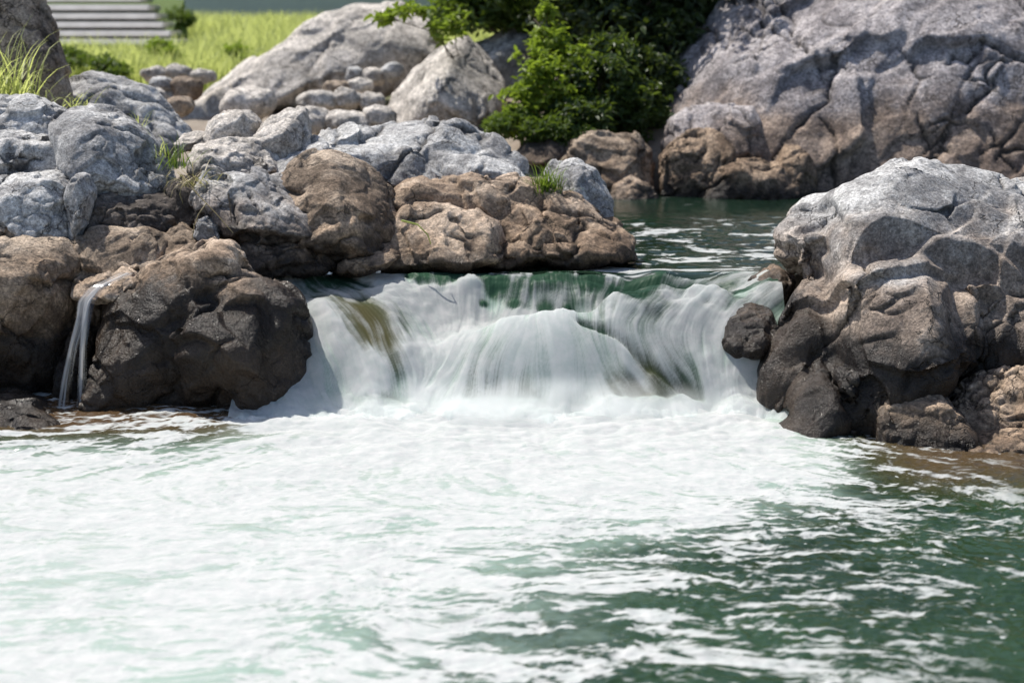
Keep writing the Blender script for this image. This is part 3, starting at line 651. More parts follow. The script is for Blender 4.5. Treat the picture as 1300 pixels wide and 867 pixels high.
rock('rock', 'low mossy brown rock at the waterline below the lumpy grey rock', [
    B([(262,330),(275,308),(320,302),(370,305),(412,318),(428,345),(380,355),(290,350)], 11.3, .3, cuts=4, tilt=0.4)], G('dark', 0.95, 1.2), 0.013, 1.1, 1.2)
rock('rock', 'small brown rock at the waterline under the big rounded brown boulder', [
    B([(415,345),(430,322),(470,312),(500,308),(520,325),(500,340),(450,350)], 11.55, .28, cuts=4, tilt=0.4)], G('brown', 0.86, 1.2), 0.013)
rock('rock', 'shadowed brown rock plugging the gap behind the pale ledge', [B([(195,345),(200,300),(225,285),(250,300),(262,330),(240,350)], 11.2, .3, cuts=2, tilt=0.3)], G('brown', 0.6, 1.1), 0.014, 0.8)
rock('rock', 'dark stone set between the lumpy grey rock and the smooth grey boulder', [B([(205,275),(212,240),(232,225),(252,235),(262,270),(245,295)], 11.75, .28, cuts=2, tilt=0.3)], G('dark', 0.3, 0.9), 0.014, 0.8)
rock('rock', 'low grey rock filling the gap behind the big rounded brown boulder', [B([(330,240),(345,205),(375,185),(415,180),(420,215),(380,250)], 12.5, .35, cuts=2, tilt=0.4)], G('grey', 0.3, 0.9), 0.016, 0.8)
rock('stone', 'fist-sized grey stone caught under the dry grass stems', [B([(244,300),(248,280),(262,274),(278,284),(280,305),(260,312)], 11.2, .13, cuts=3)], G('grey', 0.2, 0.6), 0.01, cat='stone')
# pale cluster
rock('rock', 'pale angular block with a mossy right face, tallest of the pale cluster', [
    B([(325,170),(335,148),(362,136),(385,140),(398,175),(400,195),(372,215),(335,205)], 12.7, .35, e=.55, cuts=6, tilt=0.3)], G('pale', 0.2, 0.9), 0.016, 0.9, 0.9)
rock('rock', 'pale pointed block at the left of the pale cluster', [
    B([(252,178),(262,155),(285,143),(312,140),(330,155),(335,180),(300,192),(260,192)], 12.9, .35, e=.55, cuts=6, tilt=0.3)], G('pale', 0.2, 0.8), 0.016, 0.9, 0.9)
rock('rock', 'low pale rock with rounded steps in front of the pale cluster', [
    B([(222,205),(232,185),(280,178),(330,172),(352,190),(360,215),(330,232),(260,238),(228,228)], 12.3, .45, cuts=5, tilt=0.6)], G('pale', 0.2, 0.8), 0.016, 1.0, 1.0, 0.5)
rock('rock', 'small pale slab lying at the left end of the pale cluster', [B([(222,182),(232,170),(260,168),(275,180),(262,192),(230,192)], 13.0, .22, cuts=3, tilt=0.4)], G('pale', 0.2, 0.8), 0.014)
# long ridge
rock('rock', 'long grey whaleback rock behind the brown rocks at mid bank', [
    B([(390,185),(400,166),(450,164),(500,158),(550,152),(592,155),(640,182),(678,212),(690,240),(600,245),(480,240),(410,220)], 12.95, .5, cuts=6, tilt=0.6),
    B([(515,225),(545,192),(600,200),(660,212),(692,228),(690,248),(600,248),(520,245)], 12.6, .3, cuts=5, tilt=0.5)], G('grey', 0.2, 0.9), 0.016, 1.1, 1.2, 0.7)
rock('boulder', 'squarish grey boulder at the tip of the left bank, beside the grass tuft', [
    B([(690,225),(702,206),(735,204),(760,212),(774,240),(779,275),(740,290),(700,285)], 12.7, .42, e=.6, cuts=4, tilt=0.3)], G('grey', 0.9, 0.95), 0.015, 0.8, 0.7, 0, 'boulder')
rock('rock', 'broad tan rock with curved folds under the long grey whaleback', [
    B([(495,252),(520,232),(600,222),(670,228),(730,248),(765,280),(740,322),(600,330),(505,315)], 12.3, .55, cuts=2, tilt=0.6),
    B([(585,330),(600,285),(640,262),(700,262),(735,290),(740,330),(660,338)], 12.05, .45, cuts=2, tilt=0.6)], G('tan', 0.84, 1.3), 0.015, 1.1, 1.2, 0.6)
rock('boulder', 'smooth tan boulder with a pale cap at the waterline, right of the rounded brown one', [
    B([(485,338),(500,285),(515,260),(550,259),(604,265),(632,283),(648,325),(600,342),(520,348)], 11.9, .45, cuts=2, tilt=0.5)], G('tan', 0.86, 1.0), 0.014, 0.9, 0.9, 0.3, 'boulder')
rock('rock', 'ridged tan rock sloping into the upper pool at the tip of the left bank', [
    B([(655,330),(675,275),(702,248),(745,258),(792,282),(810,305),(806,330),(720,338)], 12.15, .46, cuts=3, tilt=0.5)], G('tan', 0.86, 1.2), 0.014, 1.2, 1.3, 0.8)
rock('stone', 'small pale stone at the waterline between the tan rocks', [B([(632,325),(640,306),(665,300),(690,312),(698,326),(665,333)], 11.85, .2, cuts=3, tilt=0.4)], G('tan', 0.83, 0.9), 0.011, cat='stone')

# ------------------------------------------------------------------ far bank: cliff and its foot
rock('cliff', 'great grey cliff of fractured rock filling the upper right, in shade', [
    B([(808,185),(858,110),(905,45),(945,-5),(1010,-90),(1150,-170),(1400,-210),(1650,-100),(1650,420),(1300,430),(1030,420),(860,360)], 19.6, 2.6, e=.62, cuts=6, tilt=0.5),
    B([(790,300),(808,180),(828,140),(856,100),(893,45),(928,0),(985,-60),(1075,-40),(1100,120),(1060,300)], 18.9, 1.3, e=.66, cuts=3, tilt=0.5)],
    G('cliff', 0.85, 1.75, 0.6), 0.030, 0.85, 2.2, 0.45, 'cliff', sdir=(-0.62, 0.3, 0.72), size=3.0, joints=5)
rock('rock', 'rounded dome of grey rock leaning on the foot of the cliff', [B([(836,190),(850,152),(885,133),(925,128),(960,140),(985,170),(992,200),(900,210),(845,208)], 17.75, .55, cuts=4)], G('cliff', 0.8, 1.5, 0.7), 0.022, 0.9, 1.0)
rock('rock', 'jointed brown rock below the grey dome at the pool edge', [B([(838,262),(836,195),(868,168),(905,166),(935,190),(945,262)], 17.3, .5, cuts=6)], G('brown', 0.85, 1.6, 0.7), 0.02, 1.1, 1.3, 0.6)
rock('rock', 'dark round-backed rock in the pool at the right of the jointed brown rock', [B([(868,262),(890,215),(930,198),(970,200),(1005,215),(1018,262)], 17.05, .45, cuts=5)], G('brown', 0.92, 1.8, 0.7), 0.02, 1.0, 1.2, 0.4)
rock('rock', 'small squared rock at the pool edge, rightmost at the cliff foot', [B([(980,210),(998,186),(1025,192),(1038,215),(1035,262),(1005,262)], 17.25, .35, e=.55, cuts=4)], G('brown', 0.9, 1.6, 0.7), 0.02)
rock('rock', 'broad tan rock left of the jointed rock on the far pool edge', [B([(695,205),(730,176),(770,168),(805,172),(832,195),(842,262),(780,262),(715,240)], 17.4, .55, cuts=6, tilt=0.5)], G('brown', 0.85, 1.1, 0.7), 0.02, 1.0, 1.2, 0.6)
rock('stone', 'low pale stone half sunk at the far pool edge', [B([(770,255),(778,236),(802,223),(826,232),(842,258),(805,262)], 16.95, .3, cuts=4, tilt=0.4)], G('tan', 0.82, 0.9, 0.7), 0.018, cat='stone')
rock('rock', 'flat dark rock under the drooping green shrubs', [B([(645,200),(665,180),(700,174),(728,182),(730,205),(670,212)], 17.7, .4, cuts=4, tilt=0.4)], G('dark', 0.85, 1.1, 0.7), 0.02)

# ------------------------------------------------------------------ background boulders, upper left
rock('boulder', 'tall dark boulder at the top left corner behind the grass', [B([(-70,160),(-70,-40),(0,-60),(45,-20),(62,40),(80,110),(85,160)], 14.6, .5, cuts=4, tilt=0.15)], G('brown', 0.2, 0.6), 0.024, 0.9, 0.9, 0.3, 'boulder')
rock('boulder', 'mottled grey boulder in shade right of the tall dark one', [B([(68,160),(78,100),(105,85),(150,98),(190,115),(215,145),(240,175),(215,205),(120,195)], 15.2, .7, cuts=5, tilt=0.35)], G('grey', 0.2, 0.7), 0.024, 1.0, 0.9, 0.3, 'boulder')
rock('boulder', 'huge pale boulder sloping up to the right at the back of the bank', [B([(196,185),(240,132),(300,84),(370,40),(410,10),(450,-5),(505,-5),(545,28),(558,70),(520,110),(470,125),(400,140),(330,155),(270,175)], 25, 1.3, cuts=5, tilt=0.5)], G('pale', 0.2, 0.9, 0.7), 0.04, 0.55, 0.8, 0.3, 'boulder')
rock('boulder', 'chalky white boulder with a pointed crest left of the green shrub', [B([(480,165),(490,120),(520,84),(560,60),(592,47),(622,75),(640,105),(645,150),(625,185),(540,185)], 21, 1.0, cuts=5, tilt=0.5)], G('pale', 0.2, 0.5, 0.7), 0.034, 0.55, 0.8, 0.3, 'boulder')
rock('boulder', 'half hidden grey boulder behind the bright green shrub', [B([(570,110),(600,55),(650,32),(695,45),(710,100),(680,140),(600,140)], 22.5, .9, cuts=5, tilt=0.4)], G('grey', 0.2, 0.5, 0.7), 0.04, 0.9, 0.9, 0.5, 'boulder')
# rounded river stones: rows from the front (lower in the picture) to the back
def stone(label, px, py, w, h, Y, mat, group):
    _seed[0] += 1; v, f = ICO[4]; s = _seed[0]
    q = np.sign(v)*np.abs(v)**0.9; sc = Y/FPX
    q = q*np.array([w*0.5*sc, 0.55*(w*0.6+h*0.4)*sc, h*0.5*sc]) + P(px, py, Y)
    n = v/np.linalg.norm(v, axis=1)[:, None]; sz = w*sc
    q = q + n*(0.09*sz*fbm(v*1.1 + s*5.7, 3))[:, None]
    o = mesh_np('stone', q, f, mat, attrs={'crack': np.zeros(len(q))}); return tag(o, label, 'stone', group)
PG, GG, DG = G('pale', 0.2, 0.9, 0.7), G('grey', 0.2, 0.9, 0.7), G('brown', 0.2, 0.9, 0.7)
ORD = ['first', 'second', 'third', 'fourth', 'fifth', 'sixth', 'seventh', 'eighth', 'ninth', 'tenth']
heap = [  # below the huge sloping boulder
 ('front row', 18.5, [(398,154,46,34,PG),(440,158,62,36,PG),(482,150,44,30,PG)]),
 ('second row', 20.0, [(316,131,70,44,PG),(404,130,52,32,PG),(440,126,40,26,PG),(472,130,34,24,PG)]),
 ('third row', 21.5, [(428,113,36,24,DG),(458,110,32,22,PG)]),
 ('back row', 23.0, [(452,96,24,22,GG),(473,98,30,24,PG),(498,92,30,24,GG)])]
for row, Yd, l in heap:
    for k, (px, py, w, h, m) in enumerate(l):
        stone(f'rounded stone, {ORD[k]} from left in the {row} below the huge sloping boulder', px, py, w, h, Yd, m, 'river stones below the sloping boulder')
heap2 = [
 ('front row', 18.6, [(208,150,40,30,DG),(226,136,42,26,DG),(196,124,30,22,PG)]),
 ('middle row', 21.5, [(206,108,34,20,GG),(236,113,40,30,DG),(222,122,26,20,PG)]),
 ('back row', 24.0, [(196,94,36,18,PG),(226,92,34,18,PG),(256,97,34,18,PG)])]
for row, Yd, l in heap2:
    for k, (px, py, w, h, m) in enumerate(l):
        stone(f'grey-brown river stone, {ORD[k]} from the left in the {row} beneath the grass bank', px, py, w, h, Yd, m, 'river stones beneath the grass bank')

# ------------------------------------------------------------------ foliage
def leaf_mat(name, a, b, trans=0.45, rough=0.5, glow=(0.30, 0.42, 0.03)):
    t = NT(name); p = t.pos()
    n = t.noise(p, 5, 3, 0.6); oi = t.new('ShaderNodeNewGeometry').outputs['Random Per Island']
    c = t.mix(t.math('MULTIPLY', t.math('ADD', n, oi), 0.5), a, b)
    d = t.bsdf(i_Base_Color=c, i_Roughness=rough)
    tr = t.new('ShaderNodeBsdfTranslucent', i_Color=t.mix(0.45, c, glow))
    mx = t.new('ShaderNodeMixShader', i_Fac=trans); t.set(mx.inputs[1], d.outputs[0]); t.set(mx.inputs[2], tr.outputs[0])
    return t.done(mx.outputs[0])
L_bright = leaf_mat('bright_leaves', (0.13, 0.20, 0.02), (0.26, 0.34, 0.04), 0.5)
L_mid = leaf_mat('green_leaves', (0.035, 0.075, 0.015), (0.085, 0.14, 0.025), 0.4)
L_shade = leaf_mat('shaded_green_leaves', (0.022, 0.046, 0.012), (0.055, 0.095, 0.02), 0.3)  # green leaf colour darkened to carry the shade under the trees
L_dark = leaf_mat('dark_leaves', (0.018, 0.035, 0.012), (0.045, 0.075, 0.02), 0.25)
L_grass = leaf_mat('grass_blades', (0.32, 0.38, 0.09), (0.54, 0.58, 0.22), 0.58, glow=(0.70, 0.76, 0.24))
L_tuft = leaf_mat('tuft_blades', (0.05, 0.10, 0.015), (0.13, 0.20, 0.03), 0.4)
L_dry = leaf_mat('dry_grass', (0.26, 0.20, 0.10), (0.42, 0.34, 0.18), 0.3)
t = NT('bark'); p = t.pos(); n = t.noise(t.mapping(p, (6, 6, 1.2)), 6, 5, 0.7)
bark = t.done(t.bsdf(i_Base_Color=t.mix(n, (0.05, 0.038, 0.028), (0.16, 0.125, 0.09)), i_Roughness=0.9, i_Normal=t.bump(n, 0.7, 0.02)).outputs[0])

def blades(roots, length, width, lean, droop, seg=5, az=None, seed=0, lv=0.35):
    """curved tapering grass blades; returns verts, quad faces"""
    rg = np.random.default_rng(seed + 5); n = len(roots)
    az = rg.uniform(0, 2*math.pi, n) if az is None else az
    L = length*rg.uniform(1 - lv, 1 + lv, n); th = np.abs(rg.normal(lean, 0.25, n)); dr = droop*rg.uniform(0.4, 1.5, n)
    tw = rg.uniform(-0.6, 0.6, n)
    hx, hy = np.cos(az), np.sin(az); sx, sy = -np.sin(az + tw), np.cos(az + tw)
    V = np.zeros((n, seg + 1, 2, 3)); c = np.array(roots, dtype=float).copy()
    for k in range(seg + 1):
        u = k/seg; w = width*(1 - u**1.6)*0.5*(0.6 + 0.8*min(1, u*4) if k else 0.6) + 0.0004
        V[:, k, 0] = c + np.stack([sx*w, sy*w, 0*sx], 1); V[:, k, 1] = c - np.stack([sx*w, sy*w, 0*sx], 1)
        a = th + dr*u*u*2.2; st = L/seg
        c = c + np.stack([hx*np.sin(a)*st, hy*np.sin(a)*st, np.cos(a)*st], 1)
    i = np.arange(n*(seg + 1)*2).reshape(n, seg + 1, 2)
    f = np.stack([i[:, :-1, 0], i[:, :-1, 1], i[:, 1:, 1], i[:, 1:, 0]], -1).reshape(-1, 4)
    return V.reshape(-1, 3), f
def leaves(c, size, seed=0, up=0.3, aspect=0.45):
    """folded pointed leaves (two quads each) at points c"""
    rg = np.random.default_rng(seed + 3); n = len(c)
    d = rg.normal(size=(n, 3)); d[:, 2] = d[:, 2]*0.6 - 0.15; d /= np.linalg.norm(d, axis=1)[:, None]
    nr = rg.normal(size=(n, 3)); nr[:, 2] = np.abs(nr[:, 2]) + up*2; s = np.cross(d, nr); s /= np.linalg.norm(s, axis=1)[:, None]
    u = np.cross(s, d); L = (size*rg.uniform(0.55, 1.35, n))[:, None]; w = L*aspect*0.5
    base = c; tip = c + d*L - u*L*0.12; m1 = c + d*L*0.33; m2 = c + d*L*0.66
    V = np.stack([base, m1 + s*w + u*w*0.4, m2 + s*w*0.75 + u*w*0.3, tip, m2 - s*w*0.75 + u*w*0.3, m1 - s*w + u*w*0.4], 1)
    i = np.arange(n*6).reshape(n, 6)
    f = np.concatenate([i[:, [0, 1, 2, 3]], i[:, [0, 3, 4, 5]]])
    return V.reshape(-1, 3), f
def tube(pts, r0, r1, sides=6):
    pts = np.array(pts, dtype=float); n = len(pts); V = []
    for k in range(n):
        d = pts[min(k+1, n-1)] - pts[max(k-1, 0)]; d /= np.linalg.norm(d) + 1e-9
        a = np.cross(d, [0.3, 0.9, 0.1]); a /= np.linalg.norm(a); b = np.cross(d, a); r = r0 + (r1 - r0)*k/(n-1)
        for j in range(sides):
            t_ = 2*math.pi*j/sides; V.append(pts[k] + r*(math.cos(t_)*a + math.sin(t_)*b))
    i = np.arange(n*sides).reshape(n, sides); j = np.roll(i, -1, axis=1)
    return np.array(V), np.stack([i[:-1], j[:-1], j[1:], i[1:]], -1).reshape(-1, 4)
def join(parts):
    V, F, k = [], [], 0
    for v, f in parts: V.append(v); F.append(f + k); k += len(v)
    return np.concatenate(V), np.concatenate(F)
def shrub(name, label, cat, base, clumps, mat, nleaf, size, seed, trunk=None, trunk_r=0.05, crown='foliage', stem='stem', group=None, aspect=0.45):
    """clumps - (centre, radius xyz, share); leaves sit in a shell of each clump, ragged by noise"""
    rg = np.random.default_rng(seed); root = empty(name, base); tag(root, label, cat, group)
    C = []
    for c, r, sh_ in clumps:
        n = int(nleaf*sh_); d = rg.normal(size=(n*2, 3)); d /= np.linalg.norm(d, axis=1)[:, None]
        rad = rg.uniform(0.35, 1.0, n*2)**0.5
        rag = 1 + 0.55*fbm(d*2.1 + seed*3.3 + c[0], 3)
        pnt = np.array(c) + d*(np.array(r))*(rad*rag)[:, None]
        keep = fbm(pnt*3.1 + seed, 3) > -0.12                      # gaps between sprays of leaves
        C.append(pnt[keep][:n])
    C = np.concatenate(C); v, f = leaves(C, size, seed, aspect=aspect)
    mesh_np(crown, v, f, mat, smooth_shade=False, parent=root)
    parts = []
    b = np.array(base, dtype=float)
    for k, (c, r, sh_) in enumerate(clumps):
        c = np.array(c, dtype=float); mid = (b + c)/2 + rg.normal(size=3)*0.08*np.linalg.norm(c - b)
        top = c + np.array([0, 0, r[2]*0.5])
        parts.append(tube([b + rg.normal(size=3)*0.02, b*0.7 + mid*0.3 + rg.normal(size=3)*0.03, mid, mid*0.4 + c*0.6, c, top], trunk_r, trunk_r*0.25))
        for _ in range(5):
            e = c + rg.normal(size=3)*np.array(r)*0.6
            parts.append(tube([mid*0.3 + c*0.7, (c + e)/2 + rg.normal(size=3)*0.05, e], trunk_r*0.4, trunk_r*0.1, 5))
    v, f = join(parts); mesh_np(stem, v, f, bark, parent=root)
    return root
def cl(px, py, Y, rx, ry, rz, sh_): return (P(px, py, Y), (rx*Y/FPX, ry*Y/FPX, rz*Y/FPX), sh_)

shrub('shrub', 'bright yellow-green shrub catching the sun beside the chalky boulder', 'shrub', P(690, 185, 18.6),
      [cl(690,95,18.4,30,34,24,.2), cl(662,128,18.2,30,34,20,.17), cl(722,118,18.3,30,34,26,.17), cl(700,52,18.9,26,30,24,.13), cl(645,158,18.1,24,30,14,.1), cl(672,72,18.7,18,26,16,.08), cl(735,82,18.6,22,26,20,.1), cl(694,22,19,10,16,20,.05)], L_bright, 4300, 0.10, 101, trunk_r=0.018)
shrub('shrub', 'shade-darkened green shrub drooping over the far pool edge', 'shrub', P(770, 190, 18.6),
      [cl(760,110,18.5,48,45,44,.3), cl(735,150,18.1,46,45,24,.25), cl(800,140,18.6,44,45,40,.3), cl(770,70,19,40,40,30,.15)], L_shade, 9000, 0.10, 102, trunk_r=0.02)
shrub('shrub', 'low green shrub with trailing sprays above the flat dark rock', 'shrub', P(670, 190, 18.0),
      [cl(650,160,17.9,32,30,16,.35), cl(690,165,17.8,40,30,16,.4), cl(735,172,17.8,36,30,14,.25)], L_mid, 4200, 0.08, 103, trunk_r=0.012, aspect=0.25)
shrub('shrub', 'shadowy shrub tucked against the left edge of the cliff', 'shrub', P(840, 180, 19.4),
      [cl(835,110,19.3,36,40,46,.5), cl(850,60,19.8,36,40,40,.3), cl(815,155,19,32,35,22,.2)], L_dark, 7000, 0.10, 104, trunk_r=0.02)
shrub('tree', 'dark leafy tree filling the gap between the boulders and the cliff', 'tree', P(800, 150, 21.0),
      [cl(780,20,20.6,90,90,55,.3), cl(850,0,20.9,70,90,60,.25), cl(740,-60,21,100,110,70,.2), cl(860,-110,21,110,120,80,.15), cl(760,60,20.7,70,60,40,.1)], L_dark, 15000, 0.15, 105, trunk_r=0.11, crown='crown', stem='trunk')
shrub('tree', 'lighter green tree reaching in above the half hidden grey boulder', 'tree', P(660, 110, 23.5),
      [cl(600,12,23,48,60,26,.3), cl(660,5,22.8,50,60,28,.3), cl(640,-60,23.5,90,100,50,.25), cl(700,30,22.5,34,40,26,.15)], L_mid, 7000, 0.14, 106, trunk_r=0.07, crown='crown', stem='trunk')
shrub('tree', 'tall tree whose shaded crown hangs over the top of the cliff', 'tree', P(1290, -160, 22.0),
      [cl(1270,-40,21.0,70,60,34,.3), cl(1200,-120,22,120,120,60,.35), cl(1340,-120,22,120,120,70,.35)], L_dark, 9000, 0.14, 107, trunk_r=0.1, crown='crown', stem='trunk')
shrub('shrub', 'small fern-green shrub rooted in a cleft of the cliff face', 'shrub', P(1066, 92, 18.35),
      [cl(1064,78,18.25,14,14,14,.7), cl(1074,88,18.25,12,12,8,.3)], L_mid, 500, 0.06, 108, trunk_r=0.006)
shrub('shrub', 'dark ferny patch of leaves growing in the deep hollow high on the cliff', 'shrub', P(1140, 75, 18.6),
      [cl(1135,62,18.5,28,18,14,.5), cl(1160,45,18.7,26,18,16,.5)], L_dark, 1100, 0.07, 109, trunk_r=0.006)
for k, (px, py, Yd, w, h, m, lab) in enumerate([(92,72,27.5,20,12,L_mid,'low dark green weed by the tall dark boulder left of the grass bank'), (135,84,26.5,22,11,L_mid,'wide low green weed in front of the grass, behind the mottled boulder'), (205,62,29,18,12,L_bright,'bright yellowish weed in the grass at the right end of the stone steps'), (300,70,29,20,14,L_bright,'bright yellowish weed just left of the huge sloping boulder'), (228,20,37,16,12,L_mid,'small dark weed far back in the meadow beneath the concrete wall')]):
    shrub('weed', lab, 'weed', P(px, py + h, Yd), [cl(px, py, Yd, w, w, h, .6), cl(px + w*0.7, py + h*0.4, Yd - 0.3, w*0.6, w, h*0.6, .4)], m, 900, 0.09, 130 + k, trunk_r=0.008)
# overhanging sprig in front of the sloping boulder
shrub('sapling', 'thin arching sapling with sparse leaves over the huge sloping boulder', 'sapling', P(575, 75, 20.5),
      [cl(560,40,20.4,16,16,16,.25), cl(520,12,20.4,26,20,8,.35), cl(490,22,20.3,16,16,6,.2), cl(580,30,20.5,14,14,18,.2)], L_bright, 420, 0.12, 110, trunk_r=0.01)

# far meadow grass
N = 46000
gx = rng.uniform(-15, 0.5, N*2); gyv = rng.uniform(26.5, 46, N*2)
pxg, pyg = to_px(gx, gyv, terrain_z(gx, gyv))
keep = ~((gx < -7.0) & (gyv > 31.5) & (gyv < 39)) & (fbm(np.stack([gx, gyv, 0*gx], 1)*0.35, 3) > -0.45) & (gyv > 27 + 1.4*perlin(np.stack([gx*0.6, gx*0, gx*0], 1)))
gx, gyv = gx[keep][:N], gyv[keep][:N]
v, f = blades(np.stack([gx, gyv, terrain_z(gx, gyv) - 0.02], 1), 0.62, 0.022, 0.22, 0.5, 4, seed=1)
o = mesh_np('grass', v, f, L_grass, smooth_shade=True, base=False); o['kind'] = 'stuff'; o['label'] = 'tall bright meadow grass on the far bank'; o['category'] = 'grass'

def clump(name, label, cat, px, py, Y, spread, n, length, width, lean, droop, mat, seed, group=None):
    c = P(px, py, Y); rg = np.random.default_rng(seed)
    r = c + np.stack([rg.normal(0, spread, n), rg.normal(0, spread, n), np.zeros(n)], 1)
    v, f = blades(r, length, width, lean, droop, 6, seed=seed)
    return tag(mesh_np(name, v, f, mat), label, cat, group)
clump('grass_tuft', 'long bright grass tuft leaning out from the top left corner', 'grass', 8, 150, 13.4, 0.14, 130, 0.75, 0.014, 0.35, 0.7, L_grass, 21)
clump('grass_tuft', 'shorter grass sprays behind the uppermost pale rock at left', 'grass', 62, 148, 13.3, 0.16, 46, 0.34, 0.010, 0.6, 0.9, L_grass, 22)
clump('grass_tuft', 'dense dark green tuft growing between rocks at the tip of the left bank', 'grass', 694, 250, 12.35, 0.05, 120, 0.27, 0.009, 0.35, 0.9, L_tuft, 23)
clump('grass_tuft', 'little green sprout on the shoulder of the smooth grey boulder', 'grass', 178, 166, 12.2, 0.02, 12, 0.16, 0.007, 0.3, 0.5, L_grass, 24)
clump('grass_tuft', 'ragged green weed above the dry stems in the rock cleft', 'weed', 222, 215, 11.8, 0.06, 40, 0.24, 0.007, 0.45, 0.5, L_tuft, 25)
clump('grass_tuft', 'dry straw-coloured grass hanging in the cleft beside the dark slab', 'dry grass', 250, 238, 11.55, 0.06, 42, 0.36, 0.006, 0.9, 1.2, L_dry, 26)
clump('grass_tuft', 'few green blades sprouting at the left end of the pale cluster', 'grass', 205, 200, 12.0, 0.04, 16, 0.20, 0.006, 0.4, 0.7, L_grass, 27)
def stem(label, pts, r, mat, cat='stem', name='plant_stem'):
    p3 = [P(*q) for q in pts]; v, f = tube(p3, r, r*0.5, 6); return tag(mesh_np(name, v, f, mat), label, cat)
stem('single pale green reed arching down over the face of the tan boulder', [(510,280,11.45),(530,285,11.38),(543,298,11.34),(547,310,11.36)], 0.008, L_grass, 'reed', 'reed')
stem('long straw stem slanting down across the cleft', [(232,225,11.35),(252,248,11.25),(275,272,11.15),(296,296,11.1)], 0.006, L_dry)
stem('short pale twig hooked over the fist-sized stone', [(262,258,11.2),(252,272,11.1),(246,288,11.08),(244,305,11.1)], 0.005, L_dry)
stem('bare grey twig standing upright in front of the lumpy grey rock', [(290,246,11.0),(292,262,10.98),(294,282,10.98)], 0.007, bark)

# ------------------------------------------------------------------ far steps and wall
t = NT('step_stone'); p = t.pos(); n = t.noise(p, 3, 5, 0.6)
m_step = t.done(t.bsdf(i_Base_Color=t.mix(n, (0.40, 0.37, 0.34), (0.74, 0.71, 0.68)), i_Roughness=0.9, i_Normal=t.bump(n, 0.4, 0.03)).outputs[0])
t = NT('wall_concrete'); p = t.pos(); n = t.noise(p, 1.5, 5, 0.6)
m_wall = t.done(t.bsdf(i_Base_Color=t.mix(n, (0.46, 0.45, 0.49), (0.62, 0.61, 0.65)), i_Roughness=0.9).outputs[0])
def box_obj(name, x0, x1, y0, y1, z0, z1, mat, parent=None, bev=0.03, batter=0.0):
    bm = bmesh.new(); bmesh.ops.create_cube(bm, size=1)
    for w in bm.verts: w.co = Vector(((x0+x1)/2 + w.co.x*(x1-x0), (y0+y1)/2 + w.co.y*(y1-y0), (z0+z1)/2 + w.co.z*(z1-z0)))
    for w in bm.verts: w.co.y += (w.co.z - z0)*batter
    bmesh.ops.bevel(bm, geom=bm.edges[:], offset=bev, segments=2, affect='EDGES', clamp_overlap=True)
    bm.verts.ensure_lookup_table()
    v = np.array([w.co[:] for w in bm.verts]); f = []
    bmesh.ops.triangulate(bm, faces=bm.faces[:]); bm.verts.index_update()
    f = np.array([[w.index for w in q.verts] for q in bm.faces]); bm.free()
    return mesh_np(name, v, f, mat, smooth_shade=False, parent=parent)
sb = P(140, 62, 33); core = (P(20, 60, 33.3), P(205, 60, 33.3), P(100, -6, 37.6))
st = empty('stone_steps', sb); tag(st, 'flight of pale stone steps on the far bank, top left', 'steps')
for k in range(6):
    py = 58 - k*11; Yd = 32.5 + k*0.75; a = P(20 - k*6, py, Yd); b = P(225 - k*9, py, Yd); top = P(100, py - 8.0, Yd)
    box_obj('step', a[0], b[0], Yd, Yd + 1.2, a[2], top[2], m_step, st, batter=0.7)
cv = np.array([[core[0][0]-1.5, 33.0, 1.6], [core[1][0]-0.1, 33.0, 1.6], [core[1][0]-0.5, 38.2, core[2][2]-0.1], [core[0][0]-1.5, 38.2, core[2][2]-0.1], [core[0][0]-1.5, 38.6, 1.6], [core[1][0]-0.5, 38.6, 1.6]])
mesh_np('bedding', cv, np.array([[0,1,2],[0,2,3],[3,2,5],[3,5,4],[0,3,4],[1,5,2],[0,4,5],[0,5,1]]), g_mat, smooth_shade=False, parent=st)
a = P(225, 22, 52); b = P(640, 22, 52); top = P(300, -14, 52)
tag(box_obj('retaining_wall', a[0], b[0], 52, 52.5, a[2] - 2.5, top[2], m_wall), 'grey-violet concrete wall behind the meadow at the top edge', 'wall')

# ------------------------------------------------------------------ narrow side waterfall: two threads of water
t = NT('side_fall_water'); p = t.pos(); s_ = t.attr('streak'); e_ = t.attr('edge')
fm = t.math('MULTIPLY', t.ss(t.math('ADD', s_, t.math('MULTIPLY', e_, 0.55)), 0.35, 1.15), t.ss(e_, 0.0, 0.6))
d = t.new('ShaderNodeBsdfDiffuse', i_Color=(0.80, 0.80, 0.80)); tr = t.new('ShaderNodeBsdfTranslucent', i_Color=(0.8, 0.8, 0.8))
mx = t.new('ShaderNodeMixShader', i_Fac=0.45); t.set(mx.inputs[1], d.outputs[0]); t.set(mx.inputs[2], tr.outputs[0])
tp = t.new('ShaderNodeBsdfTransparent', i_Color=(0.9, 0.9, 0.9)); gs = t.new('ShaderNodeBsdfGlossy', i_Roughness=0.1)
cl_ = t.new('ShaderNodeMixShader', i_Fac=0.06); t.set(cl_.inputs[1], tp.outputs[0]); t.set(cl_.inputs[2], gs.outputs[0])
m2 = t.new('ShaderNodeMixShader'); t.set(m2.inputs[0], t.math('MULTIPLY', fm, 0.70)); t.set(m2.inputs[1], cl_.outputs[0]); t.set(m2.inputs[2], mx.outputs[0])
m_side = t.done(m2.outputs[0])
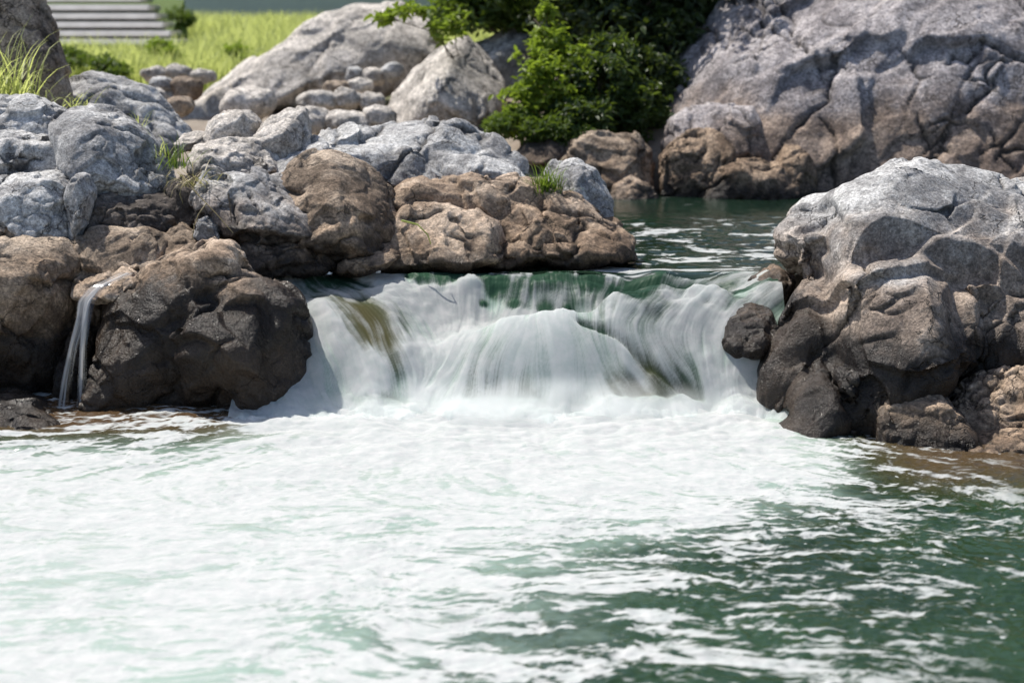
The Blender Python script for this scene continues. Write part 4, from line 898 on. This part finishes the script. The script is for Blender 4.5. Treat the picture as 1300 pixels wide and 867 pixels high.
def thread(path, widths, seed):
    """sheet of falling water: path of pixel points with depth, half width in pixels"""
    rg = np.random.default_rng(seed); nu, nv_ = 60, 160
    pts = np.array([P(*q) for q in path]); tt = np.linspace(0, 1, len(pts)); uu = np.linspace(0, 1, nv_)
    c = np.stack([np.interp(uu, tt, pts[:, k]) for k in range(3)], 1)
    k = np.ones(15)/15
    for ax in range(3): c[:, ax] = np.convolve(np.pad(c[:, ax], 7, 'edge'), k, 'valid')
    w = np.interp(uu, tt, widths)*10.6/FPX; a = np.linspace(-1, 1, nu)
    base = blur(rg.normal(size=(nv_, nu)), 4); s = rank(lic(np.zeros_like(base), np.ones_like(base), base, 60, 1.0))
    V = np.zeros((nv_, nu, 3)); V[:] = c[:, None]
    V[:, :, 0] += a[None]*w[:, None]; V[:, :, 1] += 0.35*w[:, None]*(a[None]**2) + (0.5 - s)*0.010
    i = np.arange(nu*nv_).reshape(nv_, nu); f = np.stack([i[:-1, :-1], i[1:, :-1], i[1:, 1:], i[:-1, 1:]], -1).reshape(-1, 4)
    return V.reshape(-1, 3), f, s.ravel(), np.tile(1 - np.abs(a), nv_)
T = [thread([(165,345,10.66),(124,364,10.52),(106,382,10.45),(102,405,10.38),(92,440,10.33),(84,480,10.3),(78,530,10.28)], [11,11,9,7,6,7,9], 1),
     thread([(165,346,10.65),(126,365,10.52),(112,384,10.44),(108,410,10.37),(105,440,10.33),(104,480,10.3),(103,532,10.28)], [8,9,7,6,5,6,8], 2)]
V, F = join([(a, b) for a, b, _, _ in T])
tag(mesh_np('waterfall', V, F, m_side, attrs={'streak': np.concatenate([q[2] for q in T]), 'edge': np.concatenate([q[3] for q in T])}), 'narrow thread of water dropping between the two front boulders at left', 'waterfall')

# ------------------------------------------------------------------ fine mist hanging over the foot of the fall
bm = bmesh.new(); bmesh.ops.create_icosphere(bm, subdivisions=3, radius=1)
mv = np.array([w.co[:] for w in bm.verts]); mf = np.array([[w.index for w in q.verts] for q in bm.faces]); bm.free()
mv = mv*np.array([1.75, 0.46, 0.25]) + np.array([0.15, 10.02, 0.06])
t = NT('mist'); p = t.pos(); zz = t.sep(p)
loc = t.n.new('ShaderNodeVectorMath'); loc.operation = 'SUBTRACT'; t.set(loc.inputs[0], p); loc.inputs[1].default_value = (0.15, 10.02, 0.06)
dv = t.n.new('ShaderNodeVectorMath'); dv.operation = 'DIVIDE'; t.set(dv.inputs[0], loc.outputs[0]); dv.inputs[1].default_value = (1.75, 0.46, 0.25)
ln = t.n.new('ShaderNodeVectorMath'); ln.operation = 'LENGTH'; t.set(ln.inputs[0], dv.outputs[0])
fall_ = t.ss(t.math('SUBTRACT', 1.0, ln.outputs['Value']), 0.0, 0.75)
den = t.math('MULTIPLY', fall_, t.math('MULTIPLY', t.ss(t.noise(p, 3.2, 3, 0.55), 0.34, 0.66), 4.0))
vs_ = t.new('ShaderNodeVolumePrincipled', i_Color=(0.95, 0.97, 0.97)); t.set(vs_.inputs['Density'], den); vs_.inputs['Anisotropy'].default_value = 0.2
t.t.links.new(vs_.outputs[0], t.out.inputs['Volume'])
o = mesh_np('mist', mv, mf, t.m, kind='stuff'); o['label'] = 'thin white spray mist over the foot of the cascade'; o['category'] = 'mist'
